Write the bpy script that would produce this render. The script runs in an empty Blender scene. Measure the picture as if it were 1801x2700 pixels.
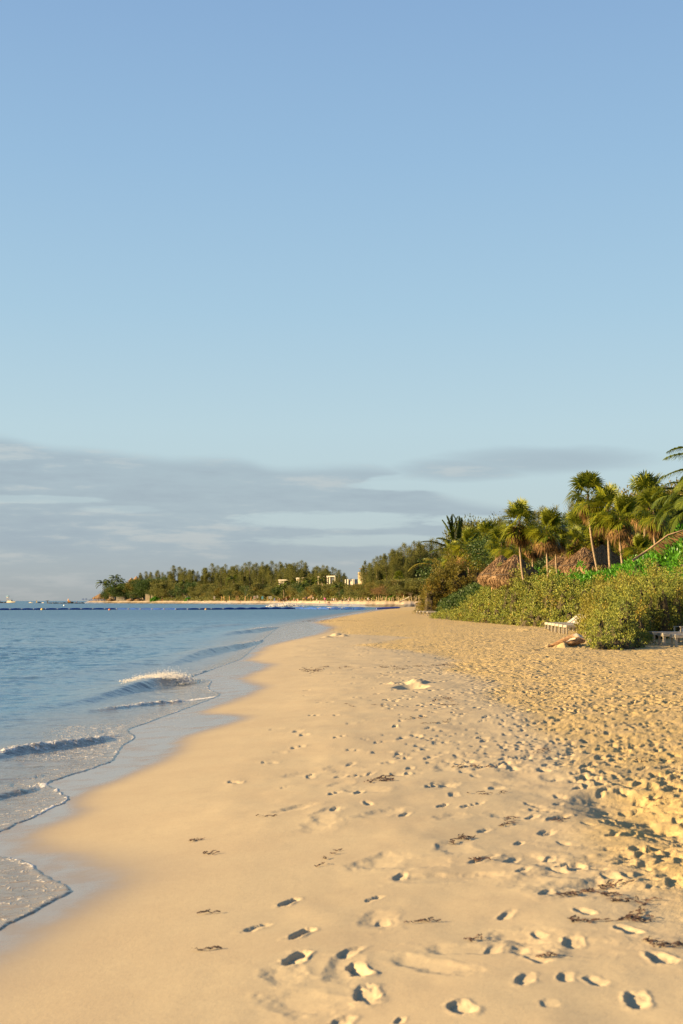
import bpy, math, random
import numpy as np
from mathutils import Vector, Matrix

random.seed(7)
RNG = np.random.default_rng(11)
SC = bpy.context.scene
COL = SC.collection

# ---------------------------------------------------------------- camera
F, YH, CX, CZ = 3750.0, 1584.5, 900.5, 1.6       # focal length / horizon / centre of the 1801 x 2700 photograph, eye height
cam_d = bpy.data.cameras.new("camera")
cam_d.sensor_fit = 'VERTICAL'
cam_d.sensor_height = 36.0
cam_d.lens = 50.0
cam_d.shift_y = (YH - 1350.0) / 2700.0
cam_d.clip_start = 0.1
cam_d.clip_end = 80000
cam_d.dof.use_dof = True
cam_d.dof.focus_distance = 45.0
cam_d.dof.aperture_fstop = 5.0
cam = bpy.data.objects.new("camera", cam_d)
cam.location = (0, 0, CZ)
cam.rotation_euler = (math.radians(90), 0, 0)
COL.objects.link(cam)
SC.camera = cam

# ---------------------------------------------------------------- view, sun, sky
SC.view_settings.view_transform = 'Standard'
SC.view_settings.look = 'None'
SC.view_settings.gamma = 1
SC.view_settings.exposure = 1.8
SC.cycles.max_bounces = 6
SC.cycles.diffuse_bounces = 3
SC.cycles.glossy_bounces = 3
SC.cycles.transmission_bounces = 3
SC.cycles.transparent_max_bounces = 6
SC.cycles.caustics_reflective = False
SC.cycles.caustics_refractive = False

SUN_EL = math.radians(13.0)
SUN_AZ = math.radians(-99.0)       # clockwise from +Y (view direction): from the left and a little behind
sx, sy, sz = math.sin(SUN_AZ) * math.cos(SUN_EL), math.cos(SUN_AZ) * math.cos(SUN_EL), math.sin(SUN_EL)
sun_d = bpy.data.lights.new("sun", 'SUN')
sun_d.energy = 5.0
sun_d.angle = math.radians(0.5)
sun_d.color = (1.0, 0.74, 0.40)
sun = bpy.data.objects.new("sun", sun_d)
sun.rotation_euler = Vector((sx, sy, sz)).to_track_quat('Z', 'Y').to_euler()
sun.location = (-60, -30, 40)
COL.objects.link(sun)

W = bpy.data.worlds.new("World")
SC.world = W
W.use_nodes = True


class NG:
    """small helper that writes math nodes"""
    def __init__(self, tree):
        self.t = tree
        self.n = tree.nodes
        self.l = tree.links

    def node(self, typ, **kw):
        nd = self.n.new(typ)
        for k, v in kw.items():
            setattr(nd, k, v)
        return nd

    def put(self, sock, v):
        if isinstance(v, bpy.types.NodeSocket):
            self.l.new(v, sock)
        else:
            sock.default_value = v

    def m(self, op, a, b=None, c=None, clamp=False):
        nd = self.n.new('ShaderNodeMath')
        nd.operation = op
        nd.use_clamp = clamp
        self.put(nd.inputs[0], a)
        if b is not None:
            self.put(nd.inputs[1], b)
        if c is not None:
            self.put(nd.inputs[2], c)
        return nd.outputs[0]

    def smooth(self, v, lo, hi, a=0.0, b=1.0):
        nd = self.n.new('ShaderNodeMapRange')
        nd.interpolation_type = 'SMOOTHSTEP'
        self.put(nd.inputs[0], v)
        nd.inputs[1].default_value = lo
        nd.inputs[2].default_value = hi
        nd.inputs[3].default_value = a
        nd.inputs[4].default_value = b
        return nd.outputs[0]

    def mixc(self, f, a, b, blend='MIX'):
        nd = self.n.new('ShaderNodeMix')
        nd.data_type = 'RGBA'
        nd.blend_type = blend
        self.put(nd.inputs[0], f)
        for s, v in ((nd.inputs[6], a), (nd.inputs[7], b)):
            if isinstance(v, bpy.types.NodeSocket):
                self.l.new(v, s)
            else:
                s.default_value = (v[0], v[1], v[2], 1)
        return nd.outputs[2]

    def noise(self, vec, scale, detail=3.0, rough=0.55, out=0, dist=0.0):
        nd = self.n.new('ShaderNodeTexNoise')
        if vec is not None:
            self.l.new(vec, nd.inputs['Vector'])
        nd.inputs['Scale'].default_value = scale
        nd.inputs['Detail'].default_value = detail
        nd.inputs['Roughness'].default_value = rough
        nd.inputs['Distortion'].default_value = dist
        return nd.outputs[out]

    def comb(self, x, y, z):
        nd = self.n.new('ShaderNodeCombineXYZ')
        self.put(nd.inputs[0], x)
        self.put(nd.inputs[1], y)
        self.put(nd.inputs[2], z)
        return nd.outputs[0]


def build_world():
    g = NG(W.node_tree)
    bg = g.n['Background']
    sky = g.node('ShaderNodeTexSky', sky_type='NISHITA')
    sky.sun_disc = False
    sky.sun_elevation = SUN_EL
    sky.sun_rotation = SUN_AZ
    sky.air_density = 1.1
    sky.dust_density = 1.6
    sky.ozone_density = 1.0
    tc = g.node('ShaderNodeTexCoord')
    sp = g.node('ShaderNodeSeparateXYZ')
    g.l.new(tc.outputs['Generated'], sp.inputs[0])
    X, Y, Z = sp.outputs
    az = g.m('ARCTAN2', X, Y)
    el = g.m('ARCSINE', Z)
    n = g.m('SUBTRACT', g.noise(g.comb(g.m('MULTIPLY', az, 9), g.m('MULTIPLY', el, 60), 0.3), 1.0, 7, 0.62), 0.5)
    n2 = g.m('SUBTRACT', g.noise(g.comb(g.m('MULTIPLY', az, 30), g.m('MULTIPLY', el, 170), 4.1), 1.0, 6, 0.62), 0.5)
    n3 = g.m('SUBTRACT', g.noise(g.comb(g.m('MULTIPLY', az, 3), g.m('MULTIPLY', el, 14), 9.7), 1.0, 2, 0.5), 0.5)
    # upper edge of the cloud bank as a curve over azimuth
    fc = g.node('ShaderNodeFloatCurve')
    g.put(fc.inputs['Value'], g.m('MULTIPLY_ADD', az, 0.5 / 0.6, 0.5, clamp=True))
    cv = fc.mapping.curves[0]
    pts = [(0, 1160), (150, 1185), (230, 1188), (450, 1207), (620, 1207), (740, 1228), (1000, 1226), (1100, 1262), (1200, 1310), (1340, 1338), (1420, 1400), (1801, 1430)]
    full = [(0.0, 0.6), (0.12, 0.5)] + [(((px - CX) / F) * 0.5 / 0.6 + 0.5, (YH - py) / F / 0.2) for px, py in pts] + [(0.8, 0.3), (1.0, 0.6)]
    while len(cv.points) < len(full):
        cv.points.new(0.5, 0.5)
    for p, (a, b) in zip(cv.points, full):
        p.location = (a, b)
        p.handle_type = 'AUTO'
    fc.mapping.update()
    top = g.m('MULTIPLY', fc.outputs[0], 0.2)
    d = g.m('ADD', g.m('SUBTRACT', top, el), g.m('ADD', g.m('MULTIPLY', n, 0.009), g.m('MULTIPLY', n2, 0.004)))
    dens = g.smooth(d, -0.002, 0.0075)

    def ell(px, py, rx, ry, k=2.4, k2=1.2, lo=0.0, hi=0.7):
        a0, e0 = (px - CX) / F, (YH - py) / F
        da = g.m('DIVIDE', g.m('SUBTRACT', az, a0), rx / F)
        de = g.m('DIVIDE', g.m('SUBTRACT', el, e0), ry / F)
        r = g.m('ADD', g.m('MULTIPLY', da, da), g.m('MULTIPLY', de, de))
        v = g.m('ADD', g.m('SUBTRACT', 1.0, r), g.m('ADD', g.m('MULTIPLY', n, k), g.m('MULTIPLY', n2, k2)))
        return g.smooth(v, lo, hi)
    for px, py, rx, ry, s in ((900, 1372, 320, 28, .9), (100, 1322, 230, 12, .5), (1130, 1282, 210, 18, .95), (930, 1425, 330, 19, .85), (1050, 1265, 90, 16, .8), (330, 1345, 120, 12, .35), (1250, 1375, 190, 20, .9)):
        dens = g.m('MULTIPLY', dens, g.m('SUBTRACT', 1.0, g.m('MULTIPLY', ell(px, py, rx, ry), s)))
    up = g.m('MAXIMUM', ell(1430, 1218, 350, 46, 1.0, 0.5, 0.0, 1.0), ell(1220, 1240, 230, 40, 1.0, 0.6, 0.0, 1.0))
    dens = g.m('MAXIMUM', dens, g.m('MULTIPLY', up, 0.95))
    # thins into pale haze close to the sea
    low = g.smooth(g.m('ADD', el, g.m('MULTIPLY', n3, 0.01)), 0.012, 0.045, 0.72, 1.0)
    dens = g.m('MULTIPLY', g.m('MULTIPLY', dens, low), 0.9)
    behind = g.smooth(Y, -0.3, 0.2)
    dens = g.m('MULTIPLY', dens, behind)
    # colour of clear sky: the physical sky, its low yellow-green band cooled towards the blue-grey of the photograph
    cr = g.node('ShaderNodeValToRGB')
    e = cr.color_ramp.elements
    k = 1.0 / (0.1 * 2 ** SC.view_settings.exposure)
    def lin(c):
        return tuple((((v / 255 + 0.055) / 1.055) ** 2.4) * k for v in c) + (1.0,)
    st = [(0.0, (166, 174, 177)), (0.012, (170, 182, 188)), (0.05, (183, 202, 210)), (0.12, (180, 206, 218)), (0.20, (163, 197, 219)), (0.30, (147, 184, 216)), (0.42, (131, 167, 208)), (0.8, (96, 134, 188))]
    while len(e) < len(st):
        e.new(0.5)
    for el_, (p, c) in zip(e, st):
        el_.position = p / 0.8
        el_.color = lin(c)
    g.l.new(g.m('DIVIDE', el, 0.8, clamp=True), cr.inputs[0])
    skyc = g.mixc(0.90, g.mixc(1.0, sky.outputs[0], (SKY_TINT[0], SKY_TINT[1], SKY_TINT[2]), 'MULTIPLY'), cr.outputs[0])
    CLOUD = g.mixc(g.smooth(el, 0.004, 0.045), lin((164, 170, 172))[:3], lin((157, 172, 184))[:3])
    CLOUD2 = lin((196, 195, 193))[:3]
    # warm-topped, grey-blue cloud
    warm = g.smooth(g.m('ADD', n, g.m('MULTIPLY', n2, 0.6)), 0.02, 0.22)
    cc = g.mixc(g.m('MULTIPLY', warm, 0.75), CLOUD, CLOUD2)
    dens = g.m('MULTIPLY', dens, g.smooth(g.m('ADD', g.m('MULTIPLY', n3, 0.8), g.m('MULTIPLY_ADD', n2, 0.5, n)), -0.40, 0.16, 1.0, 0.60))
    out = g.mixc(dens, skyc, cc)
    g.l.new(out, bg.inputs[0])
    bg.inputs[1].default_value = 0.1


SKY_TINT = (0.93, 0.96, 1.0)
build_world()

# ---------------------------------------------------------------- helpers
def P(px, py, d):
    return Vector(((px - CX) / F * d, d, CZ - (py - YH) / F * d))


def gd(py, z=0.0):
    return (CZ - z) * F / (py - YH)


def tag(o, label=None, cat=None, group=None, kind=None):
    if label:
        o['label'] = label
    if cat:
        o['category'] = cat
    if group:
        o['group'] = group
    if kind:
        o['kind'] = kind
    return o


def empty(name, loc, rz=0.0, s=1.0):
    o = bpy.data.objects.new(name, None)
    o.location = loc
    o.rotation_euler = (0, 0, rz)
    o.scale = (s, s, s)
    o.empty_display_size = 0.2
    COL.objects.link(o)
    return o


def link(name, me, mat=None, parent=None):
    o = bpy.data.objects.new(name, me)
    if mat is not None and not me.materials:
        me.materials.append(mat)
    if parent is not None:
        o.parent = parent
    COL.objects.link(o)
    return o


def kids(o):
    return [c for c in COL.objects if c.parent == o]


def copy_tree(o, parent=None):
    c = o.copy()
    COL.objects.link(c)
    c.parent = parent
    for ch in o.children:
        copy_tree(ch, c)
    return c


def npmesh(name, V, Fq, smooth=False, attrs=None):
    V = np.ascontiguousarray(V, dtype=np.float32)
    Fq = np.ascontiguousarray(Fq, dtype=np.int32)
    me = bpy.data.meshes.new(name)
    k = Fq.shape[1]
    me.vertices.add(len(V))
    me.vertices.foreach_set("co", V.ravel())
    me.loops.add(Fq.size)
    me.loops.foreach_set("vertex_index", Fq.ravel())
    me.polygons.add(len(Fq))
    me.polygons.foreach_set("loop_start", np.arange(0, Fq.size, k, dtype=np.int32))
    if smooth:
        me.polygons.foreach_set("use_smooth", np.ones(len(Fq), dtype=bool))
    if attrs:
        for an, av in attrs.items():
            at = me.attributes.new(an, 'FLOAT', 'POINT')
            at.data.foreach_set("value", np.ascontiguousarray(av, dtype=np.float32).ravel())
    me.update(calc_edges=True)
    return me


class MB:
    """collects boxes, tubes and lathed shapes into one mesh"""
    def __init__(self):
        self.v = []
        self.f = []

    def add(self, vs, fs):
        b = len(self.v)
        self.v += [tuple(p) for p in vs]
        self.f += [tuple(i + b for i in q) for q in fs]
        return self

    def box(self, c, s, rot=None, taper=1.0):
        hx, hy, hz = s[0] / 2, s[1] / 2, s[2] / 2
        vs = []
        for z, k in ((-hz, 1.0), (hz, taper)):
            for x, y in ((-hx, -hy), (hx, -hy), (hx, hy), (-hx, hy)):
                p = Vector((x * k, y * k, z))
                if rot is not None:
                    p = rot @ p
                vs.append(p + Vector(c))
        return self.add(vs, [(3, 2, 1, 0), (4, 5, 6, 7), (0, 1, 5, 4), (1, 2, 6, 5), (2, 3, 7, 6), (3, 0, 4, 7)])

    def tube(self, pts, rad, n=8, cap=True):
        pts = [Vector(p) for p in pts]
        if not hasattr(rad, '__len__'):
            rad = [rad] * len(pts)
        vs, fs = [], []
        up = Vector((0.31, 0.17, 0.93))
        for i, p in enumerate(pts):
            t = (pts[min(i + 1, len(pts) - 1)] - pts[max(i - 1, 0)]).normalized()
            a = t.cross(up)
            if a.length < 1e-3:
                a = t.cross(Vector((1, 0, 0)))
            a.normalize()
            b = t.cross(a)
            for j in range(n):
                w = 2 * math.pi * j / n
                vs.append(p + (a * math.cos(w) + b * math.sin(w)) * rad[i])
        for i in range(len(pts) - 1):
            for j in range(n):
                fs.append((i * n + j, i * n + (j + 1) % n, (i + 1) * n + (j + 1) % n, (i + 1) * n + j))
        if cap:
            fs.append(tuple(range(n)))
            fs.append(tuple((len(pts) - 1) * n + j for j in reversed(range(n))))
        return self.add(vs, fs)

    def lathe(self, prof, n=24, c=(0, 0, 0), sxy=(1, 1)):
        vs, fs = [], []
        for r, z in prof:
            for j in range(n):
                w = 2 * math.pi * j / n
                vs.append((c[0] + r * math.cos(w) * sxy[0], c[1] + r * math.sin(w) * sxy[1], c[2] + z))
        for i in range(len(prof) - 1):
            for j in range(n):
                fs.append((i * n + j, i * n + (j + 1) % n, (i + 1) * n + (j + 1) % n, (i + 1) * n + j))
        return self.add(vs, fs)

    def blob(self, c, r, n=8, m=6, jit=0.0):
        vs, fs = [], []
        for i in range(m + 1):
            ph = math.pi * i / m
            for j in range(n):
                w = 2 * math.pi * j / n
                k = 1 + random.uniform(-jit, jit)
                vs.append((c[0] + r[0] * k * math.sin(ph) * math.cos(w), c[1] + r[1] * k * math.sin(ph) * math.sin(w), c[2] + r[2] * k * math.cos(ph)))
        for i in range(m):
            for j in range(n):
                fs.append((i * n + j, (i + 1) * n + j, (i + 1) * n + (j + 1) % n, i * n + (j + 1) % n))
        return self.add(vs, fs)

    def mesh(self, name, smooth=False):
        me = bpy.data.meshes.new(name)
        me.from_pydata(self.v, [], self.f)
        if smooth:
            for p in me.polygons:
                p.use_smooth = True
        me.update()
        return me

    def build(self, name, mat=None, parent=None, smooth=False):
        return link(name, self.mesh(name, smooth), mat, parent)


def _hash(ix, iy, seed):
    h = (ix.astype(np.int64) * 374761393 + iy.astype(np.int64) * 668265263 + seed * 974634577) & 0xFFFFFFFF
    h = ((h ^ (h >> 13)) * 1274126177) & 0xFFFFFFFF
    h = h ^ (h >> 16)
    return (h & 0xFFFFFF).astype(np.float32) / float(0xFFFFFF)


def vnoise(x, y, seed=0):
    ix = np.floor(x)
    iy = np.floor(y)
    fx = (x - ix).astype(np.float32)
    fy = (y - iy).astype(np.float32)
    ix = ix.astype(np.int64)
    iy = iy.astype(np.int64)
    ux = fx * fx * (3 - 2 * fx)
    uy = fy * fy * (3 - 2 * fy)
    a = _hash(ix, iy, seed)
    b = _hash(ix + 1, iy, seed)
    c = _hash(ix, iy + 1, seed)
    d = _hash(ix + 1, iy + 1, seed)
    return (a + (b - a) * ux) * (1 - uy) + (c + (d - c) * ux) * uy


def fbm(x, y, seed=0, oct=4, gain=0.5):
    v = 0.0
    amp = 1.0
    tot = 0.0
    for i in range(oct):
        v = v + amp * (vnoise(x, y, seed + i * 17) - 0.5)
        tot += amp
        amp *= gain
        x = x * 2.03 + 11.3
        y = y * 1.97 + 5.1
    return v / tot * 2.0          # about -1..1


def sstep(a, b, x):
    t = np.clip((x - a) / (b - a), 0, 1)
    return t * t * (3 - 2 * t)


def new_mat(name):
    m = bpy.data.materials.new(name)
    m.use_nodes = True
    g = NG(m.node_tree)
    bs = g.n['Principled BSDF']
    return m, g, bs


def simple(name, c, rough=0.6, var=0.15, scale=3.0, metallic=0.0, bump=0.0):
    m, g, bs = new_mat(name)
    geo = g.node('ShaderNodeNewGeometry')
    tc = g.node('ShaderNodeTexCoord')
    n = g.noise(tc.outputs['Object'], scale, 4, 0.6)
    f = g.smooth(n, 0.3, 0.7)
    lo = tuple(x * (1 - var) for x in c)
    hi = tuple(min(1, x * (1 + var)) for x in c)
    g.l.new(g.mixc(f, lo, hi), bs.inputs['Base Color'])
    bs.inputs['Roughness'].default_value = rough
    bs.inputs['Metallic'].default_value = metallic
    if bump:
        b = g.node('ShaderNodeBump')
        b.inputs['Strength'].default_value = bump
        b.inputs['Distance'].default_value = 0.02
        g.l.new(g.noise(tc.outputs['Object'], scale * 6, 4, 0.6), b.inputs['Height'])
        g.l.new(b.outputs[0], bs.inputs['Normal'])
    return m


# ---------------------------------------------------------------- the shore: traced edges turned into ground positions
LEVEL = -0.34
def trace(pts, z):
    out = []
    for px, py in pts:
        d = gd(py, z)
        out.append((d, (px - CX) / F * d))
    out.sort()
    a = np.array(out)
    for i in range(1, len(a)):
        if a[i, 0] <= a[i - 1, 0] + 0.02:
            a[i, 0] = a[i - 1, 0] + 0.02
    return a

WET = trace([(0, 2542), (109, 2440), (207, 2381), (367, 2284), (172, 2203), (17, 2180), (195, 2110), (168, 2079), (321, 2033), (470, 1970), (435, 1946), (574, 1913), (655, 1886),
             (480, 1874), (597, 1844), (692, 1810), (608, 1786), (712, 1755), (633, 1735), (689, 1700), (832, 1677), (867, 1660), (815, 1640), (905, 1622), (965, 1612)], -0.2)
WAT = trace([(-200, 2560), (0, 2464), (115, 2415), (198, 2368), (105, 2300), (50, 2262), (-40, 2255), (-30, 2200), (190, 2114), (150, 2072), (115, 2062), (299, 2013), (327, 1966), (365, 1947), (333, 1924),
             (459, 1881), (588, 1836), (551, 1817), (560, 1795), (500, 1784), (637, 1740), (700, 1683), (735, 1654), (803, 1640), (900, 1622), (962, 1612)], -0.31)
far_pts = np.array([(350, 10.5), (400, 14.5), (430, 17.5), (470, 19.5), (700, 24), (2000, 30)])
WAT = np.vstack([[[-20, -2.6], [6, -2.6]], WAT, far_pts])
WET = np.vstack([[[-20, -2.0], [6, -1.95]], WET, far_pts + [0, 1.2]])
def _round(a, k):
    """round off the traced corners"""
    y = np.concatenate([np.arange(a[0, 0], 6, .5), np.geomspace(6, 300, 900), np.arange(310, 2000, 20)])
    w = np.interp(y, a[:, 0], a[:, 1])
    out = np.array([(lambda g_: (g_ * w).sum() / g_.sum())(np.exp(-.5 * ((y - v) / (k * max(v, 4))) ** 2) * np.gradient(y)) for v in y])
    return np.stack([y, out], 1)


WET = _round(WET, .030)
WAT = _round(WAT, .010)
_yy = np.concatenate([np.arange(-20, 120, 0.25), np.arange(120, 2000, 2.0)])
def _sm(yy):
    w = np.interp(yy, WAT[:, 0], WAT[:, 1])
    out = np.zeros_like(w)
    for i, y in enumerate(yy):
        s = max(2.5, y * 0.12)
        k = np.exp(-0.5 * ((yy - y) / s) ** 2) * np.gradient(yy)
        out[i] = (k * w).sum() / k.sum()
    return out
_xs = _sm(_yy)


def shore_x(y):
    return np.interp(y, _yy, _xs)


def wat_x(y):
    return np.interp(y, WAT[:, 0], WAT[:, 1])


def wet_x(y):
    return np.interp(y, WET[:, 0], WET[:, 1])


DUNE = np.array([(-50, 30), (30, 24), (42, 20), (46, 14.2), (52, 13.2), (58, 12.2), (64, 12.2), (68, 13.4), (80, 12.8), (86, 11.8), (100, 10.7), (133, 9.3), (150, 10.2), (200, 12), (300, 16.5), (430, 26), (500, 36), (2000, 60)])
PROF = np.array([(-60, -2.6), (-20, -1.6), (-6, -0.80), (-3, -0.56), (-1.2, -0.40), (0, -0.31), (1.0, -0.22), (2.0, -0.13), (3.0, -0.06), (4.5, 0.0), (8, 0.02), (400, 0.05)])


def sand_base(x, y):
    s = x - shore_x(y)
    k = 1.0 + np.clip((y - 60) / 150, 0, 1.2)
    z = np.zeros_like(s)
    for o in (-0.35, 0.0, 0.35):
        z = z + np.interp(s / k + o, PROF[:, 0], PROF[:, 1]) / 3
    xd = np.interp(y, DUNE[:, 0], DUNE[:, 1])
    z = z + 3.2 * sstep(0.0, 9.0, x - xd) * (1 - 0.5 * sstep(130, 260, y))
    return z


def sand_z(x, y):
    return float(sand_base(np.array([float(x)]), np.array([float(y)]))[0])


def on_sand(px, d, lift=0.0):
    x = (px - CX) / F * d
    return Vector((x, d, sand_z(x, d) + lift))
# ---------------------------------------------------------------- sand
def fan_rows(segs):
    out = []
    for a, b, st, mode in segs:
        if mode == 'px':
            v0, v1 = 1 / a, 1 / b
            n = int(abs(v0 - v1) * 2275 / st)
            out.append(1 / np.linspace(v0, v1, n, endpoint=False))
        elif mode == 'geo':
            out.append(np.geomspace(a, b, int(st), endpoint=False))
        else:
            out.append(np.arange(a, b, st))
    return np.concatenate(out)


ROUGH_EDGE = np.array([(0, 2.1), (7, 2.0), (9, 1.95), (10, 2.05), (13, 2.35), (16, 2.6), (19, 2.7), (22, 2.75), (24.5, 2.6), (27, 2.9), (30, 2.6), (33, 2.1), (38, 3.2), (42, 2.9), (47, 1.6), (52, 0.3), (56, 1.6), (62, 3.1), (70, 0.5), (85, -1.2), (110, -2.0), (150, -2.2), (200, 1.5), (300, 8), (430, 18), (2000, 40)])


def build_sand():
    rows = fan_rows([(2.6, 4.6, 0.1, 'lin'), (4.6, 20, 0.8, 'px'), (20, 42, 0.065, 'lin'), (42, 58, 0.13, 'lin'), (58, 110, 0.26, 'lin'), (110, 240, 0.4, 'lin'), (240, 520, 3.0, 'lin')])
    cols = np.concatenate([np.linspace(-1.3, -0.36, 60, endpoint=False), np.arange(-0.36, 0.45, 0.00080), np.linspace(0.45, 1.3, 110)])
    R, C = len(rows), len(cols)
    Yg = np.repeat(rows[:, None], C, 1)
    Xg = Yg * cols[None, :]
    Z = sand_base(Xg.ravel(), Yg.ravel()).reshape(R, C)
    re = np.interp(Yg, ROUGH_EDGE[:, 0], ROUGH_EDGE[:, 1]) + 0.55 * fbm(Xg * 0.6, Yg * 0.22, 3, 3)
    wid = 0.8 + Yg * 0.016
    rough = sstep(-wid, wid, Xg - re)
    wx = np.interp(Yg, WET[:, 0], WET[:, 1])
    fade = 0.13 + Yg * 0.004 + 0.14 * sstep(13, 9, Yg)
    wn = 0.10 * fbm(Xg * 0.9, Yg * 0.6, 31, 4)
    wet = sstep(fade * 2.2, -fade * 0.6, Xg - wx + wn * (1 + Yg * 0.02))
    # the lowest tongue has nearly drained: only its strip beside the water still shines
    drained = sstep(12.6, 11.2, Yg) * sstep(0.05, 0.75, Xg - np.interp(Yg, WAT[:, 0], WAT[:, 1]))
    wet = wet * (1 - 0.62 * drained)
    damp = sstep(2.0, 0.0, Xg - wx + 3 * wn)
    dry = sstep(-0.3, 0.9, Xg - re + 0.25)
    # broad undulation, softer near the wash
    inl = sstep(0.2, 2.2, Xg - wx)
    und = 0.026 * fbm(Xg * 0.55, Yg * 0.35, 40, 3) + 0.012 * fbm(Xg * 1.7, Yg * 1.1, 47, 3)
    H = und * inl * sstep(400, 60, Yg)
    # churned sand: overlapping lumps, sharpened
    near = sstep(300, 60, Yg)
    sc = 1.0 + sstep(40, 130, Yg) * 1.2
    c1 = fbm(Xg * 3.4 / sc, Yg * 2.7 / sc, 60, 3, 0.55)
    c2 = 1 - np.abs(fbm(Xg * 4.2 / sc + 5, Yg * 3.2 / sc, 71, 3, 0.5)) * 2
    c3 = fbm(Xg * 12.0 / sc, Yg * 10 / sc, 82, 2, 0.6)
    ch = 0.030 * fbm(Xg * 1.5, Yg * 1.2, 55, 3) + 0.009 * c1 + 0.005 * c2 + (0.009 + 0.009 * sstep(14, 26, Yg)) * c3
    ch = ch * (0.75 + 0.75 * fbm(Xg * 0.35, Yg * 0.22, 58, 3))
    part = 0.18 * sstep(-2.6, 0.0, Xg - re) * sstep(9, 15, Yg) * sstep(60, 40, Yg)
    rr = np.clip(rough + part * (1 - rough), 0, 1)
    ch = ch * (0.48 + 0.52 * sstep(13, 27, Yg)) + 0.006 * sstep(44, 36, Yg) * fbm(Xg * 24, Yg * 20, 91, 2, .6)
    H += (ch * sstep(88, 50, Yg) + 0.006 * c3 * sstep(60, 110, Yg)) * rr * near
    # sharp wind-and-foot lumps on the crest further off
    H += 0.010 * fbm(Xg * 6, Yg * 5, 95, 2) * (0.15 + 0.85 * rr) * sstep(90, 30, Yg) * inl

    def stamp(x, y, L, Wd, a, dep, rim, soft, kind):
        r = L * 1.15
        i0, i1 = np.searchsorted(rows, [y - r, y + r])
        if i1 - i0 < 1:
            return
        t = 1.0 / rows[i0]
        j0, j1 = np.searchsorted(cols, [(x - r) / max(y, 1) * 1.0 - 0.0015 - 0.02 * abs(x) / y * r, (x + r) / max(y, 1) + 0.0015 + 0.02 * abs(x) / y * r])
        if j1 - j0 < 1:
            return
        xs, ys = Xg[i0:i1, j0:j1] - x, Yg[i0:i1, j0:j1] - y
        ca, sa = math.cos(a), math.sin(a)
        u = (xs * sa + ys * ca) / (L / 2)          # along the foot
        v = (xs * ca - ys * sa) / (Wd / 2)
        v = v + 0.10 * np.sin(u * 2.1)
        w = 1.0 - 0.18 * np.cos((u - 0.2) * 2.4)
        wob = 0.42 * fbm(xs * 12 + x * 3, ys * 12 + y * 7, 5, 3)
        q = np.sqrt(u * u + (v / w) ** 2) + wob
        kb = sstep(-.35, .35, v)
        lo_, hi_ = (0.74 - soft) * (1 - kb) + 0.42 * kb, (1.0 + soft) * (1 - kb) + 1.32 * kb
        pit = 1 - np.clip((q - lo_) / (hi_ - lo_), 0, 1) ** 2 * (3 - 2 * np.clip((q - lo_) / (hi_ - lo_), 0, 1))
        pit = pit * np.clip((1.25 - v) / 1.7, 0, 1)        # deeper on the left, gentle on the right, shaped to dim the sunlit wall
        ring = np.exp(-((q - 1.18) / 0.24) ** 2)
        if kind == 'foot':
            prof = 0.72 + 0.38 * np.exp(-((u + 0.62) / 0.42) ** 2) + 0.30 * np.exp(-((u - 0.62) / 0.42) ** 2) - 0.10 * np.exp(-(u / 0.4) ** 2)
        elif kind == 'heel':
            prof = 0.50 + 0.60 * sstep(0.5, -0.9, u)
        else:
            prof = 1.0
        crumb = (0.30 if L < .4 else 0.0) * dep * fbm(xs * 26 + x, ys * 26 + y, 15, 3) * np.exp(-((q - .75) / .5) ** 2)
        dh = crumb - dep * pit * prof + rim * ring * (0.55 + 0.55 * fbm(xs * 14 + x, ys * 14 + y, 9, 2) + 0.25 * (v > 0))
        H[i0:i1, j0:j1] += dh

    rg = random.Random(5)
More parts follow.
